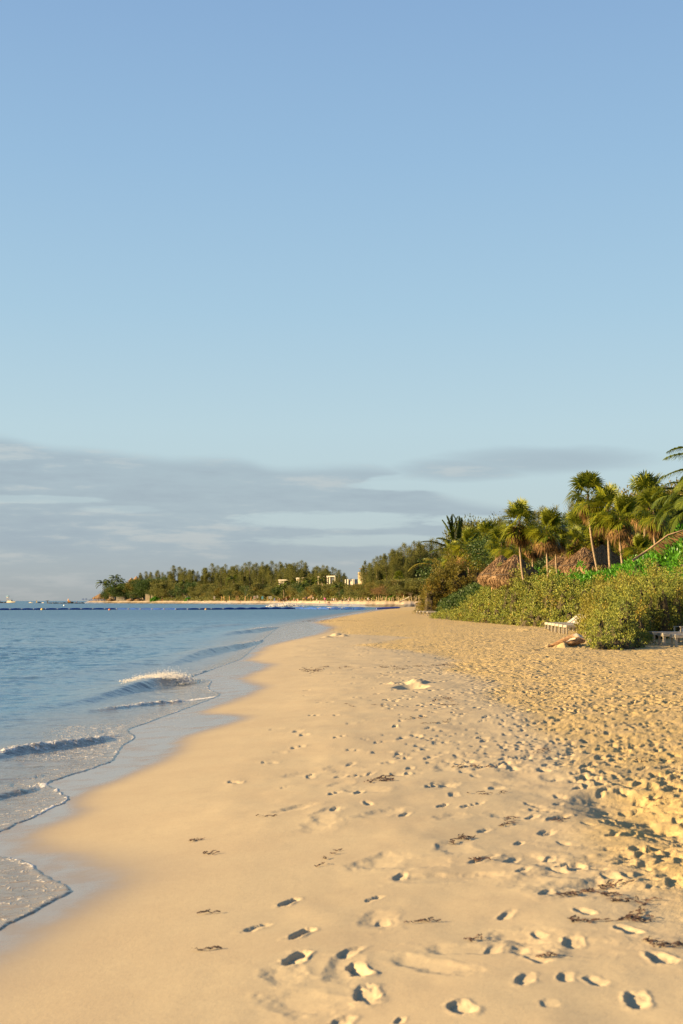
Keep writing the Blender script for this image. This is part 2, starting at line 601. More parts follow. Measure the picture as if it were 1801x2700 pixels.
    # prints that can be picked out in the photograph: (pixel, pixel, length, width, angle, depth, kind)
    for px, py, L, Wd, a, dep, kind in (
            (766, 2318, .24, .10, .55, .035, 'foot'), (676, 2378, .26, .10, .7, .022, 'heel'), (795, 2402, .26, .11, .5, .045, 'foot'), (778, 2462, .30, .14, .25, .045, 'foot'),
            (925, 2455, .24, .11, .5, .022, 'heel'), (945, 2500, .30, .13, -.5, .045, 'foot'), (968, 2566, .34, .15, .15, .040, 'heel'), (895, 2636, .30, .13, .35, .030, 'heel'),
            (1215, 2620, .32, .15, -.5, .045, 'foot'), (1060, 2275, .22, .10, .3, .022, 'foot'), (985, 2325, .20, .10, .6, .018, 'foot'), (1010, 2385, .22, .11, .2, .018, 'heel'),
            (1450, 2625, .15, .11, 0, .010, 'pit'), (1680, 2625, .30, .14, .25, .042, 'heel'), (1385, 2555, .28, .13, .3, .028, 'heel'), (1490, 2557, .22, .11, .2, .020, 'pit'),
            (1420, 2508, .28, .13, -.6, .028, 'foot'), (1510, 2467, .28, .14, .4, .034, 'heel'), (1300, 2470, .26, .12, .3, .020, 'heel'), (1420, 2440, .22, .10, -.4, .022, 'foot'),
            (1335, 2387, .28, .13, .4, .028, 'heel'), (1540, 2390, .28, .12, -.7, .034, 'foot'), (1440, 2337, .28, .13, .45, .034, 'heel'), (1350, 2250, .27, .12, .5, .034, 'heel'),
            (1450, 2251, .26, .11, .35, .026, 'heel'), (1470, 2280, .28, .12, -.7, .024, 'foot'), (1575, 2282, .28, .12, -.8, .026, 'foot'), (1370, 2206, .24, .11, .3, .028, 'foot'),
            (1485, 2210, .28, .12, -.6, .030, 'foot'), (1450, 2184, .28, .12, .6, .034, 'heel'), (1280, 2173, .26, .11, .5, .030, 'heel'), (1550, 2165, .28, .11, -.8, .024, 'foot'),
            (1170, 2110, .25, .11, .55, .038, 'foot'), (1140, 2062, .25, .11, .5, .038, 'foot'), (1070, 2130, .22, .10, .3, .022, 'heel'), (970, 2097, .24, .11, -.2, .028, 'heel'),
            (1475, 2113, .26, .11, .6, .030, 'heel'), (1525, 2078, .26, .11, .4, .034, 'foot'), (1470, 2055, .24, .11, .5, .026, 'foot'), (945, 2070, .25, .11, .1, .034, 'foot'),
            (1740, 2520, .36, .16, -.6, .05, 'foot'), (1660, 2445, .36, .14, -.6, .045, 'foot'), (1570, 2570, .26, .12, -.4, .024, 'foot'), (1280, 2690, .24, .10, -.7, .014, 'foot'),
            (883, 2108, .2, .1, .4, .020, 'foot'), (885, 2068, .22, .1, .6, .024, 'foot'), (820, 2015, .22, .1, .4, .022, 'foot'), (755, 2045, .2, .1, .6, .016, 'heel'), (1055, 2640, .10, .06, .5, .012, 'pit')):
        d = gd(py, -0.01)
        if a < -.3:
            a, L = a * .55, L * .8
        if px > 1100:
            dep, L, Wd = dep * .72, L * .9, Wd * .9
        stamp((px - CX) / F * d, d, L * .84, Wd * .82, a + rg.uniform(-.12, .12), dep * 0.78, dep * 0.10, 0.03, kind)
    # softer, older hollows, and the many prints further off
    n = 0
    while n < 10500:
        v = rg.random()
        y = 1 / (1 / 8.0 * (1 - v) + 1 / 95.0 * v) if rg.random() < .45 else 12 + 80 * rg.random() ** 1.3
        x = rg.uniform(-2.2, 0.38 * y + 1.4)
        if x > 20:
            continue
        e = np.interp(y, ROUGH_EDGE[:, 0], ROUGH_EDGE[:, 1])
        t = x - e
        p = (0.4 if y < 20 else 0.9) if t > -0.2 else (0.03 + 0.36 * max(0, 1 + t / 2.6) if y > 13.5 else 0.05 * max(0, 1 + t / 1.6))
        if x - np.interp(y, WET[:, 0], WET[:, 1]) < 1.2:
            p *= 0.04
        if 52 < y < 66 and t < 0:
            p *= 0.5
        if rg.random() > p:
            continue
        n += 1
        deep = rg.uniform(.012, .036) * (1.0 if t > -0.4 else 0.9) * (0.7 if y < 20 else 1.0)
        stamp(x, y, rg.uniform(.12, .24) * (1.25 if y < 20 else 1), rg.uniform(.065, .12) * (1.2 if y < 20 else 1), rg.gauss(0, .7), deep, deep * rg.uniform(.15, .45), 0.06, rg.choice(('foot', 'foot', 'heel', 'pit')))
    for k in range(60):                      # worn shallow hollows on the damp sand
        y = rg.uniform(6, 16)
        x = rg.uniform(-0.4, 0.23 * y)
        stamp(x, y, rg.uniform(.3, .6), rg.uniform(.2, .4), rg.gauss(0, .9), rg.uniform(.006, .014), .002, .3, 'pit')
    # low heaps
    for px, py, r, h in ((885, 1674, 0.5, .13), (905, 1676, .35, .10), (862, 1677, .35, .07), (1088, 1800, .5, .09), (1500, 1708, .9, .22), (1540, 1700, .8, .2), (1410, 1664, 2.0, .1)):
        d = gd(py, 0)
        x = (px - CX) / F * d
        q = np.sqrt((Xg - x) ** 2 + ((Yg - d) / 1.2) ** 2) / r + 0.5 * fbm(Xg * 4, Yg * 3, 12, 4)
        H += h * (1 - sstep(0.1, 1.0, q))
    for px, py, r, h in ((1085, 1810, .35, .16), (1065, 1800, .25, .10), (1655, 2125, .5, .07), (1760, 2180, .4, .06)):
        d = gd(py, 0)
        x = (px - CX) / F * d
        q = np.sqrt((Xg - x) ** 2 + ((Yg - d) / 2.2) ** 2) / r + 0.2 * fbm(Xg * 3, Yg * 3, 14, 3)
        H -= h * (1 - sstep(0.2, 1.0, q))
    Z = Z + H
    # drop what lies deep under the sea
    idx = np.arange(R * C).reshape(R, C)
    q = np.stack([idx[:-1, :-1], idx[:-1, 1:], idx[1:, 1:], idx[1:, :-1]], -1)
    keep = (Xg - shore_x(Yg.ravel()).reshape(R, C) > -7)[:-1, :-1]
    keep &= (Xg < np.interp(Yg, DUNE[:, 0], DUNE[:, 1]) + 60)[:-1, :-1]
    q = q[keep]
    V = np.stack([Xg, Yg, Z], -1).reshape(-1, 3)
    used = np.zeros(len(V), bool)
    used[q.ravel()] = True
    remap = np.cumsum(used) - 1
    me = npmesh('beach', V[used], remap[q], True, {'wet': wet.ravel()[used], 'dry': dry.ravel()[used], 'damp': damp.ravel()[used]})
    m, g, bs = new_mat('sand')
    def at(nm):
        a = g.node('ShaderNodeAttribute')
        a.attribute_name = nm
        return a.outputs['Fac']
    geo = g.node('ShaderNodeNewGeometry')
    pos = geo.outputs['Position']
    n1 = g.noise(pos, 1.3, 4, 0.6)
    n2 = g.noise(pos, 14, 4, 0.65)
    n3 = g.noise(pos, 160, 3, 0.7)
    dryf = g.smooth(g.m('ADD', at('dry'), g.m('MULTIPLY', g.m('SUBTRACT', n2, 0.5), 0.5)), 0.1, 0.9)
    c = g.mixc(dryf, (0.448, 0.357, 0.220), (0.515, 0.365, 0.148))
    c = g.mixc(g.m('MULTIPLY', g.smooth(n1, 0.35, 0.7), 0.5), c, (0.385, 0.295, 0.185))
    c = g.mixc(g.m('MULTIPLY', g.smooth(n2, 0.3, 0.75), 0.16), c, (0.29, 0.215, 0.14))
    c = g.mixc(g.m('MULTIPLY', g.smooth(n3, 0.35, 0.8), 0.22), c, (0.24, 0.18, 0.115))
    spk = g.m('MULTIPLY', g.smooth(g.noise(pos, 38, 2, 0.5), 0.64, 0.72), g.m('MULTIPLY_ADD', at('dry'), 0.55, 0.06))
    c = g.mixc(spk, c, (0.16, 0.10, 0.055))
    spk2 = g.m('MULTIPLY', g.smooth(g.noise(pos, 7.5, 3, 0.6), 0.60, 0.72), g.m('MULTIPLY', at('dry'), 0.45))
    c = g.mixc(spk2, c, (0.26, 0.18, 0.10))
    wetv = at('wet')
    c = g.mixc(g.m('MULTIPLY', at('damp'), 0.22), c, (0.35, 0.275, 0.185))
    c = g.mixc(wetv, c, (0.23, 0.18, 0.12))
    g.l.new(c, bs.inputs['Base Color'])
    r = g.m('ADD', g.m('MULTIPLY_ADD', wetv, -0.82, 0.95), g.m('MULTIPLY', g.m('MULTIPLY', wetv, 0.22), g.smooth(g.noise(pos, 2.2, 5, 0.65), 0.4, 0.7)))
    # faint grain and swash marks in the smooth sand
    n5 = g.noise(pos, 48, 3, 0.7)
    c = g.mixc(g.m('MULTIPLY', g.smooth(n5, 0.45, 0.75), 0.20), c, (0.25, 0.185, 0.12))
    g.l.new(c, bs.inputs['Base Color'])
    g.l.new(r, bs.inputs['Roughness'])
    g.l.new(g.m('MULTIPLY_ADD', wetv, 0.75, 0.12), bs.inputs['Specular IOR Level'])
    bs.inputs['IOR'].default_value = 1.4
    b = g.node('ShaderNodeBump')
    b.inputs['Distance'].default_value = 0.02
    g.l.new(g.m('ADD', g.m('MULTIPLY_ADD', wetv, -0.12, 0.13), g.m('MULTIPLY', at('dry'), 0.65)), b.inputs['Strength'])
    g.l.new(g.m('ADD', g.noise(pos, 34, 5, 0.7), g.m('MULTIPLY', g.noise(pos, 130, 3, 0.6), 0.5)), b.inputs['Height'])
    g.l.new(b.outputs[0], bs.inputs['Normal'])
    o = link('beach', me, m)
    tag(o, 'pale golden beach sand full of footprints', 'beach', kind='structure')
    return rows, cols, Xg, Yg, Z


SAND = build_sand()


# ---------------------------------------------------------------- sea
def poly_dist(x, y, pts):
    """signed distance (positive towards the beach) and the running fraction along a polyline"""
    best = np.full(x.shape, 1e9, np.float32)
    par = np.zeros(x.shape, np.float32)
    sg = np.ones(x.shape, np.float32)
    n = len(pts) - 1
    for i in range(n):
        ax, ay = pts[i]
        bx, by = pts[i + 1]
        dx, dy = bx - ax, by - ay
        L2 = dx * dx + dy * dy
        t = np.clip(((x - ax) * dx + (y - ay) * dy) / L2, 0, 1)
        ex, ey = x - ax - t * dx, y - ay - t * dy
        dd = np.sqrt(ex * ex + ey * ey)
        s = np.sign((x - ax) * dy - (y - ay) * dx)
        k = dd < best
        best = np.where(k, dd, best)
        par = np.where(k, (i + t) / n, par)
        sg = np.where(k, s, sg)
    return best * sg, par


def px_line(pts, z=LEVEL + 0.1):
    return [((px - CX) / F * gd(py, z), gd(py, z)) for px, py in pts]


WAVES = [   # crest traced in the photograph, heights along it, front width, back width, foam on the crest along it
    (px_line([(60, 1856), (210, 1838), (310, 1815), (400, 1797), (455, 1790), (500, 1785)]), [.02, .06, .17, .25, .24, .10], .22, .65, [0, .0, .05, .35, 1, 1]),
    (px_line([(-60, 1985), (30, 1968), (110, 1955), (190, 1946), (255, 1938), (330, 1922)]), [.05, .09, .11, .11, .10, .02], .14, .40, [.8, .7, .85, .7, .8, .5]),
    (px_line([(190, 1863), (300, 1856), (400, 1843), (480, 1839), (560, 1832)]), [.0, .045, .05, .05, .03], .10, .4, [0, .6, .8, 1, 1]),
    (px_line([(440, 1745), (480, 1733), (540, 1716), (600, 1706), (640, 1699), (700, 1685)]), [.05, .18, .24, .22, .20, .10], .25, .9, [0, .0, .15, .25, .5, .7]),
    (px_line([(570, 1673), (610, 1667), (650, 1664), (700, 1656), (730, 1652)]), [.05, .22, .26, .22, .08], .4, 1.2, [0, 0, .4, .8, .8]),
    (px_line([(530, 1652), (590, 1647), (660, 1643)]), [.05, .17, .05], .6, 1.6, [0, .2, 0]),
    (px_line([(-80, 2092), (0, 2076), (80, 2062), (128, 2046)]), [.04, .055, .055, .02], .10, .3, [0, 0, .4, 1]),
    (px_line([(470, 1778), (560, 1761), (630, 1748)]), [.02, .07, .03], .18, .5, [0, .3, .5]),
    (px_line([(-100, 1700), (150, 1690), (380, 1672), (560, 1645)]), [.03, .06, .07, .04], 1.0, 2.2, [0, 0, 0, 0]),
    (px_line([(-100, 1790), (120, 1775), (300, 1750), (430, 1722)]), [.02, .05, .07, .04], .6, 1.4, [0, 0, 0, 0]),
]


def sea_height(Xg, Yg):
    u = wat_x(Yg) + 0.035 * fbm(Xg * 4, Yg * 4, 21, 3) + 0.02 * fbm(Xg * 15, Yg * 12, 24, 2) - Xg    # seaward of the water's edge
    us = shore_x(Yg) - Xg
    depth = sstep(-0.5, 9.0, us)
    amp = 0.25 + 0.75 * depth
    # open-water ripple, long-crested along the shore
    a = 0.30
    rx = Xg * math.cos(a) + Yg * math.sin(a)
    ry = -Xg * math.sin(a) + Yg * math.cos(a)
    far = sstep(400, 60, Yg)
    wv = 0.035 * fbm(rx * 0.35, ry * 0.9, 110, 3) + 0.055 * far * fbm(rx * 1.0, ry * 2.6, 117, 3, 0.6) + 0.026 * sstep(110, 30, Yg) * fbm(rx * 2.6, ry * 5.5, 123, 3, 0.6)
    z = LEVEL + wv * amp * 1.25
    foam = np.zeros_like(z)
    face = np.zeros_like(z)
    for pts, hs, wf, wb, fo in WAVES:
        A = np.array(pts)
        sel = (Xg > A[:, 0].min() - 4) & (Xg < A[:, 0].max() + 3) & (Yg > A[:, 1].min() - 6) & (Yg < A[:, 1].max() + 6)
        if not sel.any():
            continue
        x, y = Xg[sel], Yg[sel]
        d, t = poly_dist(x + 0.05 * wf / .2 * fbm(x * .4, y * .4, 61, 2), y, pts)
        hs = [v * .64 for v in hs]
        ends = np.where((t > 0.0005) & (t < 0.9995), 1.0, np.exp(-(d / 0.3) ** 2))
        hh = np.interp(t, np.linspace(0, 1, len(hs)), hs) * (1 + 0.16 * fbm(x * .7, y * .7, 66, 2))
        sh = np.where(d > 0, np.exp(-np.abs(d / wf) ** 2.4), np.exp(-np.abs(d / wb) ** 1.7))
        z[sel] += hh * sh * ends
        face[sel] = np.maximum(face[sel], np.exp(-((d - wf * 0.5) / (wf * 0.7)) ** 2) * np.clip(hh / 0.2, 0, 1) * ends)
        ff = np.interp(t, np.linspace(0, 1, len(fo)), fo)
        band = np.where(d > 0, np.exp(-(d / (wf * 0.9)) ** 2), np.exp(-(d / (wb * 0.75)) ** 2))
        fl = ff * band * ends
        foam[sel] = np.maximum(foam[sel], fl)
        z[sel] += fl * 0.05 * (fbm(x * 8, y * 8, 71, 4, .6) + 0.3)
    s = sand_base(Xg.ravel(), Yg.ravel()).reshape(Xg.shape)
    k = 1 + Yg * 0.008
    film = np.where(u < 0, u * 0.9 - 0.004, 0.006 * sstep(0, 0.03, u) + 0.003 * np.exp(-((u - 0.04) / 0.03) ** 2) + 0.010 * sstep(0.1, 0.8, u))
    film = film + 0.004 * fbm(Xg * 6, Yg * 6, 75, 2) * (u > 0.1)
    tgt = s + np.clip(film, -0.2, 1)
    zz = np.where(u < 0.0, np.minimum(tgt, np.maximum(z, s - 0.05)), np.maximum(z - 0.01 * (u < 0.4), tgt))
    zz = np.where(u < 0, tgt, zz)
    lip = np.exp(-((u - 0.026 * k) / (0.028 * k)) ** 2)
    lace = sstep(1.15, 0.35, u) * sstep(-0.02, 0.05, u) * 0.42
    foam = np.maximum(foam, np.maximum(lip * (0.55 + 0.75 * fbm(Xg * 3, Yg * 1.6, 77, 3)), lace))
    # churned, foam-streaked wash between the bore and the edge
    wash = sstep(0.0, 0.2, u) * sstep(1.9, 0.9, u) * sstep(16.3, 17.5, Yg) * sstep(24.5, 21.5, Yg)
    foam = np.maximum(foam, 0.52 * wash)
    zz = zz + 0.006 * wash * fbm(Xg * 9, Yg * 9, 79, 3)
    lobe = sstep(0.0, 0.1, u) * sstep(11.4, 10.4, Yg)
    foam = np.maximum(foam, 0.36 * lobe)
    shal = sstep(3.6, 0.0, us + 0.4 * fbm(Xg * .5, Yg * .3, 88, 2))
    return zz, foam, np.maximum(shal, face * 0.95), u


def build_sea():
    rows = fan_rows([(6.5, 9, 0.05, 'lin'), (9, 22, 1.0, 'px'), (22, 60, 0.11, 'lin'), (60, 130, 0.3, 'lin'), (130, 420, 1.6, 'lin'), (420, 40000, 150, 'geo')])
    cols = np.concatenate([np.linspace(-1.6, -0.38, 60, endpoint=False), np.arange(-0.38, 0.055, 0.00105), np.linspace(0.055, 0.5, 90)])
    R, C = len(rows), len(cols)
    Yg = np.repeat(rows[:, None], C, 1)
    Xg = Yg * cols[None, :]
    Z, foam, shal, u = sea_height(Xg, Yg)
    u = np.where(Yg > 600, 1.0, u)
    Z = np.where(Yg > 600, LEVEL, Z)
    idx = np.arange(R * C).reshape(R, C)
    q = np.stack([idx[:-1, :-1], idx[:-1, 1:], idx[1:, 1:], idx[1:, :-1]], -1)
    um = np.maximum(np.maximum(u[:-1, :-1], u[1:, :-1]), np.maximum(u[:-1, 1:], u[1:, 1:]))
    q = q[um > -0.25]
    V = np.stack([Xg, Yg, Z], -1).reshape(-1, 3)
    used = np.zeros(len(V), bool)
    used[q.ravel()] = True
    remap = np.cumsum(used) - 1
    me = npmesh('sea', V[used], remap[q], True, {'foam': foam.ravel()[used], 'shal': shal.ravel()[used]})
    m, g, bs = new_mat('sea_water')
    def at(nm):
        a = g.node('ShaderNodeAttribute')
        a.attribute_name = nm
        return a.outputs['Fac']
    geo = g.node('ShaderNodeNewGeometry')
    pos = geo.outputs['Position']
    mp = g.node('ShaderNodeMapping')
    mp.inputs['Rotation'].default_value = (0, 0, 0.3)
    mp.inputs['Scale'].default_value = (0.5, 1.4, 1)
    g.l.new(pos, mp.inputs[0])
    v = mp.outputs[0]
    c = g.mixc(at('shal'), (0.055, 0.135, 0.20), (0.20, 0.15, 0.085))
    # foam: a lace of bubbles
    vo = g.node('ShaderNodeTexVoronoi')
    vo.feature = 'DISTANCE_TO_EDGE'
    vo.inputs['Scale'].default_value = 7.0
    wp = g.node('ShaderNodeVectorMath')
    wp.operation = 'ADD'
    sc = g.node('ShaderNodeVectorMath')
    sc.operation = 'SCALE'
    g.l.new(g.noise(pos, 3.0, 3, 0.6, out=1), sc.inputs[0])
    sc.inputs['Scale'].default_value = 0.5
    g.l.new(pos, wp.inputs[0])
    g.l.new(sc.outputs[0], wp.inputs[1])
    g.l.new(wp.outputs[0], vo.inputs['Vector'])
    edge = g.smooth(vo.outputs['Distance'], 0.0, 0.16, 1.0, 0.0)
    fn = g.noise(pos, 9, 5, 0.7)
    f = at('foam')
    ff = g.m('ADD', f, g.m('ADD', g.m('MULTIPLY', g.m('SUBTRACT', fn, 0.55), 1.1), g.m('MULTIPLY', g.m('SUBTRACT', edge, 0.5), 0.35)))
    fm = g.m('MULTIPLY', g.smooth(ff, 0.45, 0.75), g.smooth(f, 0.02, 0.2))
    c2 = g.mixc(fm, c, (0.62, 0.58, 0.52))
    g.l.new(c2, bs.inputs['Base Color'])
    dist = g.node('ShaderNodeVectorMath')
    dist.operation = 'LENGTH'
    g.l.new(pos, dist.inputs[0])
    # ripples too small to see further out widen the gloss
    g.l.new(g.m('ADD', g.m('MULTIPLY', fm, 0.6), g.smooth(dist.outputs['Value'], 15, 220, 0.10, 0.36)), bs.inputs['Roughness'])
    bs.inputs['IOR'].default_value = 1.33
    b = g.node('ShaderNodeBump')
    b.inputs['Strength'].default_value = 0.6
    b.inputs['Distance'].default_value = 0.06
    h = g.m('ADD', g.noise(v, 1.6, 4, 0.6), g.m('MULTIPLY', g.noise(v, 7.0, 3, 0.6), 0.25))
    h = g.m('ADD', h, g.m('MULTIPLY', fm, 0.35))
    g.l.new(h, b.inputs['Height'])
    g.l.new(b.outputs[0], bs.inputs['Normal'])
    o = link('sea', me, m)
    tag(o, 'blue rippled sea running up the beach in thin foamy sheets', 'sea', kind='structure')


build_sea()
# ---------------------------------------------------------------- foliage
def leaf_mat(name, c1, c2, trans=0.3, rough=0.5, scale=1.2, c3=None):
    m, g, bs = new_mat(name)
    geo = g.node('ShaderNodeNewGeometry')
    rnd = geo.outputs['Random Per Island']
    n = g.noise(geo.outputs['Position'], scale, 3, 0.6)
    f = g.m('ADD', g.m('MULTIPLY', rnd, 0.55), g.m('MULTIPLY', g.smooth(n, 0.3, 0.7), 0.45))
    c = g.mixc(f, c1, c2)
    if c3:
        n2 = g.noise(geo.outputs['Position'], scale * 0.6, 3, 0.6)
        c = g.mixc(g.smooth(g.m('ADD', n2, g.m('MULTIPLY', rnd, 0.2)), 0.68, 0.86), c, c3)
    g.l.new(c, bs.inputs['Base Color'])
    bs.inputs['Roughness'].default_value = rough
    bs.inputs['Specular IOR Level'].default_value = 0.25
    tr = g.node('ShaderNodeBsdfTranslucent')
    g.l.new(c, tr.inputs[0])
    mx = g.node('ShaderNodeMixShader')
    mx.inputs[0].default_value = trans
    g.l.new(bs.outputs[0], mx.inputs[1])
    g.l.new(tr.outputs[0], mx.inputs[2])
    g.l.new(mx.outputs[0], g.n['Material Output'].inputs[0])
    return m


M = {
    'twig_shade': simple('twig_shade_dark', (0.050, 0.036, 0.014), 0.95, 0.4, 14, bump=0.8),  # dark tone stands in for shade inside the shrubs
    'lavender': leaf_mat('silver_green_leaf', (0.040, 0.085, 0.013), (0.325, 0.315, 0.048), 0.15, 0.6, 1.4, (0.32, 0.20, 0.03)),
    'lavender_stem': simple('shrub_stem', (0.20, 0.13, 0.075), 0.9),
    'scaevola': leaf_mat('glossy_green_leaf', (0.03, 0.125, 0.008), (0.12, 0.31, 0.02), 0.35, 0.35, 0.9),
    'suriana': leaf_mat('yellow_green_leaf', (0.10, 0.105, 0.016), (0.29, 0.24, 0.036), 0.3, 0.6, 1.0),
    'olive': leaf_mat('olive_leaf', (0.045, 0.058, 0.010), (0.25, 0.19, 0.026), 0.25, 0.5, 1.0, (0.27, 0.15, 0.025)),
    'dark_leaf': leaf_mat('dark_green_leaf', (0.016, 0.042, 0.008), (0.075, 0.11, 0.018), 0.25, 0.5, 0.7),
    'casuarina': leaf_mat('needle_foliage', (0.032, 0.050, 0.012), (0.195, 0.18, 0.034), 0.3, 0.7, 0.35),
    'palm': leaf_mat('fan_palm_leaf', (0.030, 0.070, 0.007), (0.29, 0.285, 0.022), 0.4, 0.4, 1.6),
    'dead': leaf_mat('dead_palm_leaf', (0.10, 0.055, 0.024), (0.31, 0.175, 0.065), 0.3, 0.8, 2.0),
    'coco': leaf_mat('coconut_leaf', (0.03, 0.062, 0.008), (0.165, 0.19, 0.022), 0.4, 0.45, 1.2),
    'bark': simple('palm_bark', (0.22, 0.155, 0.095), 0.9, 0.3, 8, bump=0.5),
    'wood': simple('tree_bark', (0.16, 0.115, 0.08), 0.95, 0.3, 6, bump=0.5),
    'farleaf': leaf_mat('coastal_shrub_leaf', (0.055, 0.075, 0.018), (0.20, 0.18, 0.035), 0.25, 0.6, 0.25, (0.22, 0.16, 0.04)),
    'redleaf': leaf_mat('reddish_shrub_leaf', (0.13, 0.075, 0.03), (0.26, 0.15, 0.05), 0.25, 0.6, 0.4),
}


def nrm(a):
    return a / np.maximum(np.linalg.norm(a, axis=1, keepdims=True), 1e-6)


def leaf_quads(B, D, L, Wd, fold=0.18, rng=RNG):
    """kite-shaped leaves: base points, directions, lengths, widths"""
    n = len(B)
    D = nrm(D)
    R = nrm(rng.normal(size=(n, 3)))
    S = nrm(np.cross(D, R))
    N = np.cross(S, D)
    L = np.asarray(L).reshape(-1, 1) * np.ones((n, 1))
    Wd = np.asarray(Wd).reshape(-1, 1) * np.ones((n, 1))
    mid = B + D * L * 0.5
    V = np.stack([B, mid + S * Wd * 0.5 + N * Wd * fold, B + D * L, mid - S * Wd * 0.5 + N * Wd * fold], 1).reshape(-1, 3)
    Fq = np.arange(n * 4).reshape(n, 4)
    return V, Fq


def unit(n, rng=RNG, up=None):
    d = nrm(rng.normal(size=(n, 3)))
    if up is not None:
        d[:, 2] = np.abs(d[:, 2]) * (1 - up) + up * d[:, 2] * 0 + up
        d = nrm(d)
    return d


def shrub(name, label, lobes, mat, lsize, dens, group=None, cat='shrub', tuft=0.0, upness=0.35, stems=False, wr=0.42, ball=0.0):
    """lobes: (x, y, z of the ground, radius, height). Tufts of leaves over and just under the lobes' surface."""
    L = np.array(lobes, float)
    o = empty(name, (L[:, 0].mean(), L[:, 1].mean(), L[:, 2].min()))
    tag(o, label, cat, group)
    off = np.array(o.location)
    Vs, Fs, base = [], [], 0
    st = MB()
    for i, (x, y, z, r, h) in enumerate(L):
        area = 2 * math.pi * r * max(r, h)
        nt = max(8, int(area * dens))
        d = nrm(RNG.normal(size=(nt, 3)))
        d[:, 2] = np.where(d[:, 2] < -0.15, -d[:, 2], d[:, 2])
        lump = 1 + 0.13 * np.sin(d[:, 0] * 10 + 3 * i) * np.sin(d[:, 1] * 11 + i) * np.sin(d[:, 2] * 8 + 2 * i) + 0.17 * np.sin(d[:, 0] * 5 + i) * np.sin(d[:, 1] * 5.5 + 2 * i) + 0.13 * np.sin(d[:, 2] * 9 + d[:, 0] * 7 + i)
        rad = np.where(RNG.random(nt) < .18, RNG.uniform(.65, .85, nt), RNG.uniform(0.86, 1.10, nt)) * lump
        c = np.stack([x + d[:, 0] * r * rad, y + d[:, 1] * r * rad, z + np.maximum(0.02, d[:, 2] * h * rad + 0.05)], 1)
        # skip what is buried in a neighbouring lobe
        ok = np.ones(nt, bool)
        for j, (x2, y2, z2, r2, h2) in enumerate(L):
            if j != i and abs(x2 - x) < r + r2 and abs(y2 - y) < r + r2:
                q = ((c[:, 0] - x2) / r2) ** 2 + ((c[:, 1] - y2) / r2) ** 2 + ((c[:, 2] - z2) / h2) ** 2
                ok &= q > 0.5
        c, d = c[ok], d[ok]
        nt = len(c)
        if nt == 0:
            continue
        rb = ball if ball else lsize
        k = int(min(60, 9 * (rb / lsize) ** 2 + 8)) if ball else 26
        dirs = nrm(RNG.normal(size=(nt, k, 3)).reshape(-1, 3))
        D = nrm(np.repeat(d, k, 0) * 0.40 + dirs * 1.0 + np.array([0, 0, upness]))
        sc = np.repeat(RNG.uniform(0.75, 1.25, nt), k)
        B = np.repeat(c, k, 0) + dirs * rb * np.repeat(RNG.uniform(.55, 1.25, (nt, 1)), k, 0) * RNG.uniform(.6, 1, (nt * k, 1)) + D * lsize * tuft * RNG.uniform(0, 1, (nt * k, 1))
        V, Fq = leaf_quads(B, D, lsize * sc * RNG.uniform(.7, 1.2, nt * k), lsize * wr * sc)
        Vs.append(V - off)
        Fs.append(Fq + base)
        base += len(V)
        if stems and i < 40:
            for s in range(3):
                a, t = random.uniform(0, 6.28), random.uniform(.3, .8)
                e = Vector((x + math.cos(a) * r * t - off[0], y + math.sin(a) * r * t - off[1], z + h * random.uniform(.5, .8) - off[2]))
                st.tube([(x - off[0], y - off[1], z - off[2] - 0.05), (e + Vector((x - off[0], y - off[1], z - off[2]))) / 2 + Vector((0, 0, .1 * h)), e], [.03 * r, .02 * r, .01 * r], 5)
    link('foliage', npmesh('foliage', np.vstack(Vs), np.vstack(Fs)), mat, o)
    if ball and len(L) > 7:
        # twiggy core, added opaque and dark to make shaded gaps between leaf heads
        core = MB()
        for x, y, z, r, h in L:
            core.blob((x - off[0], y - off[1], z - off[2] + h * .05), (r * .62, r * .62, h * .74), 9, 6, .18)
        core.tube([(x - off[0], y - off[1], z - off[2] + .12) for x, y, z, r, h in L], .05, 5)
        core.build('twig_shade_core', M['twig_shade'], o)
    if stems and st.v:
        st.build('stem', M['lavender_stem'], o)
    return o


# ---- one grid of lobes over the dune, divided into shrubs
def inside(x, y, poly):
    c = False
    n = len(poly)
    for i in range(n):
        x1, y1 = poly[i]
        x2, y2 = poly[(i + 1) % n]
        if (y1 > y) != (y2 > y) and x < (x2 - x1) * (y - y1) / (y2 - y1) + x1:
            c = not c
    return c


def lobes_in(poly, step, rfun, hfun, seed):
    rg = random.Random(seed)
    xs = [p[0] for p in poly]
    ys = [p[1] for p in poly]
    out = []
    y = min(ys)
    row = 0
    while y <= max(ys):
        x = min(xs) + (row % 2) * step / 2
        while x <= max(xs):
            a, b = x + rg.uniform(-.3, .3) * step, y + rg.uniform(-.3, .3) * step
            if inside(a, b, poly):
                r, h = rfun(a, b) * rg.uniform(.8, 1.2), hfun(a, b) * rg.uniform(.8, 1.2)
                out.append((a, b, sand_z(a, b) - 0.1, r, h))
            x += step
        y += step * 0.87
        row += 1
    return out


def split(lobes, seeds):
    groups = [[] for _ in seeds]
    for l in lobes:
        k = min(range(len(seeds)), key=lambda i: (l[0] - seeds[i][0]) ** 2 + ((l[1] - seeds[i][1]) * 0.55) ** 2)
        groups[k].append(l)
    return groups


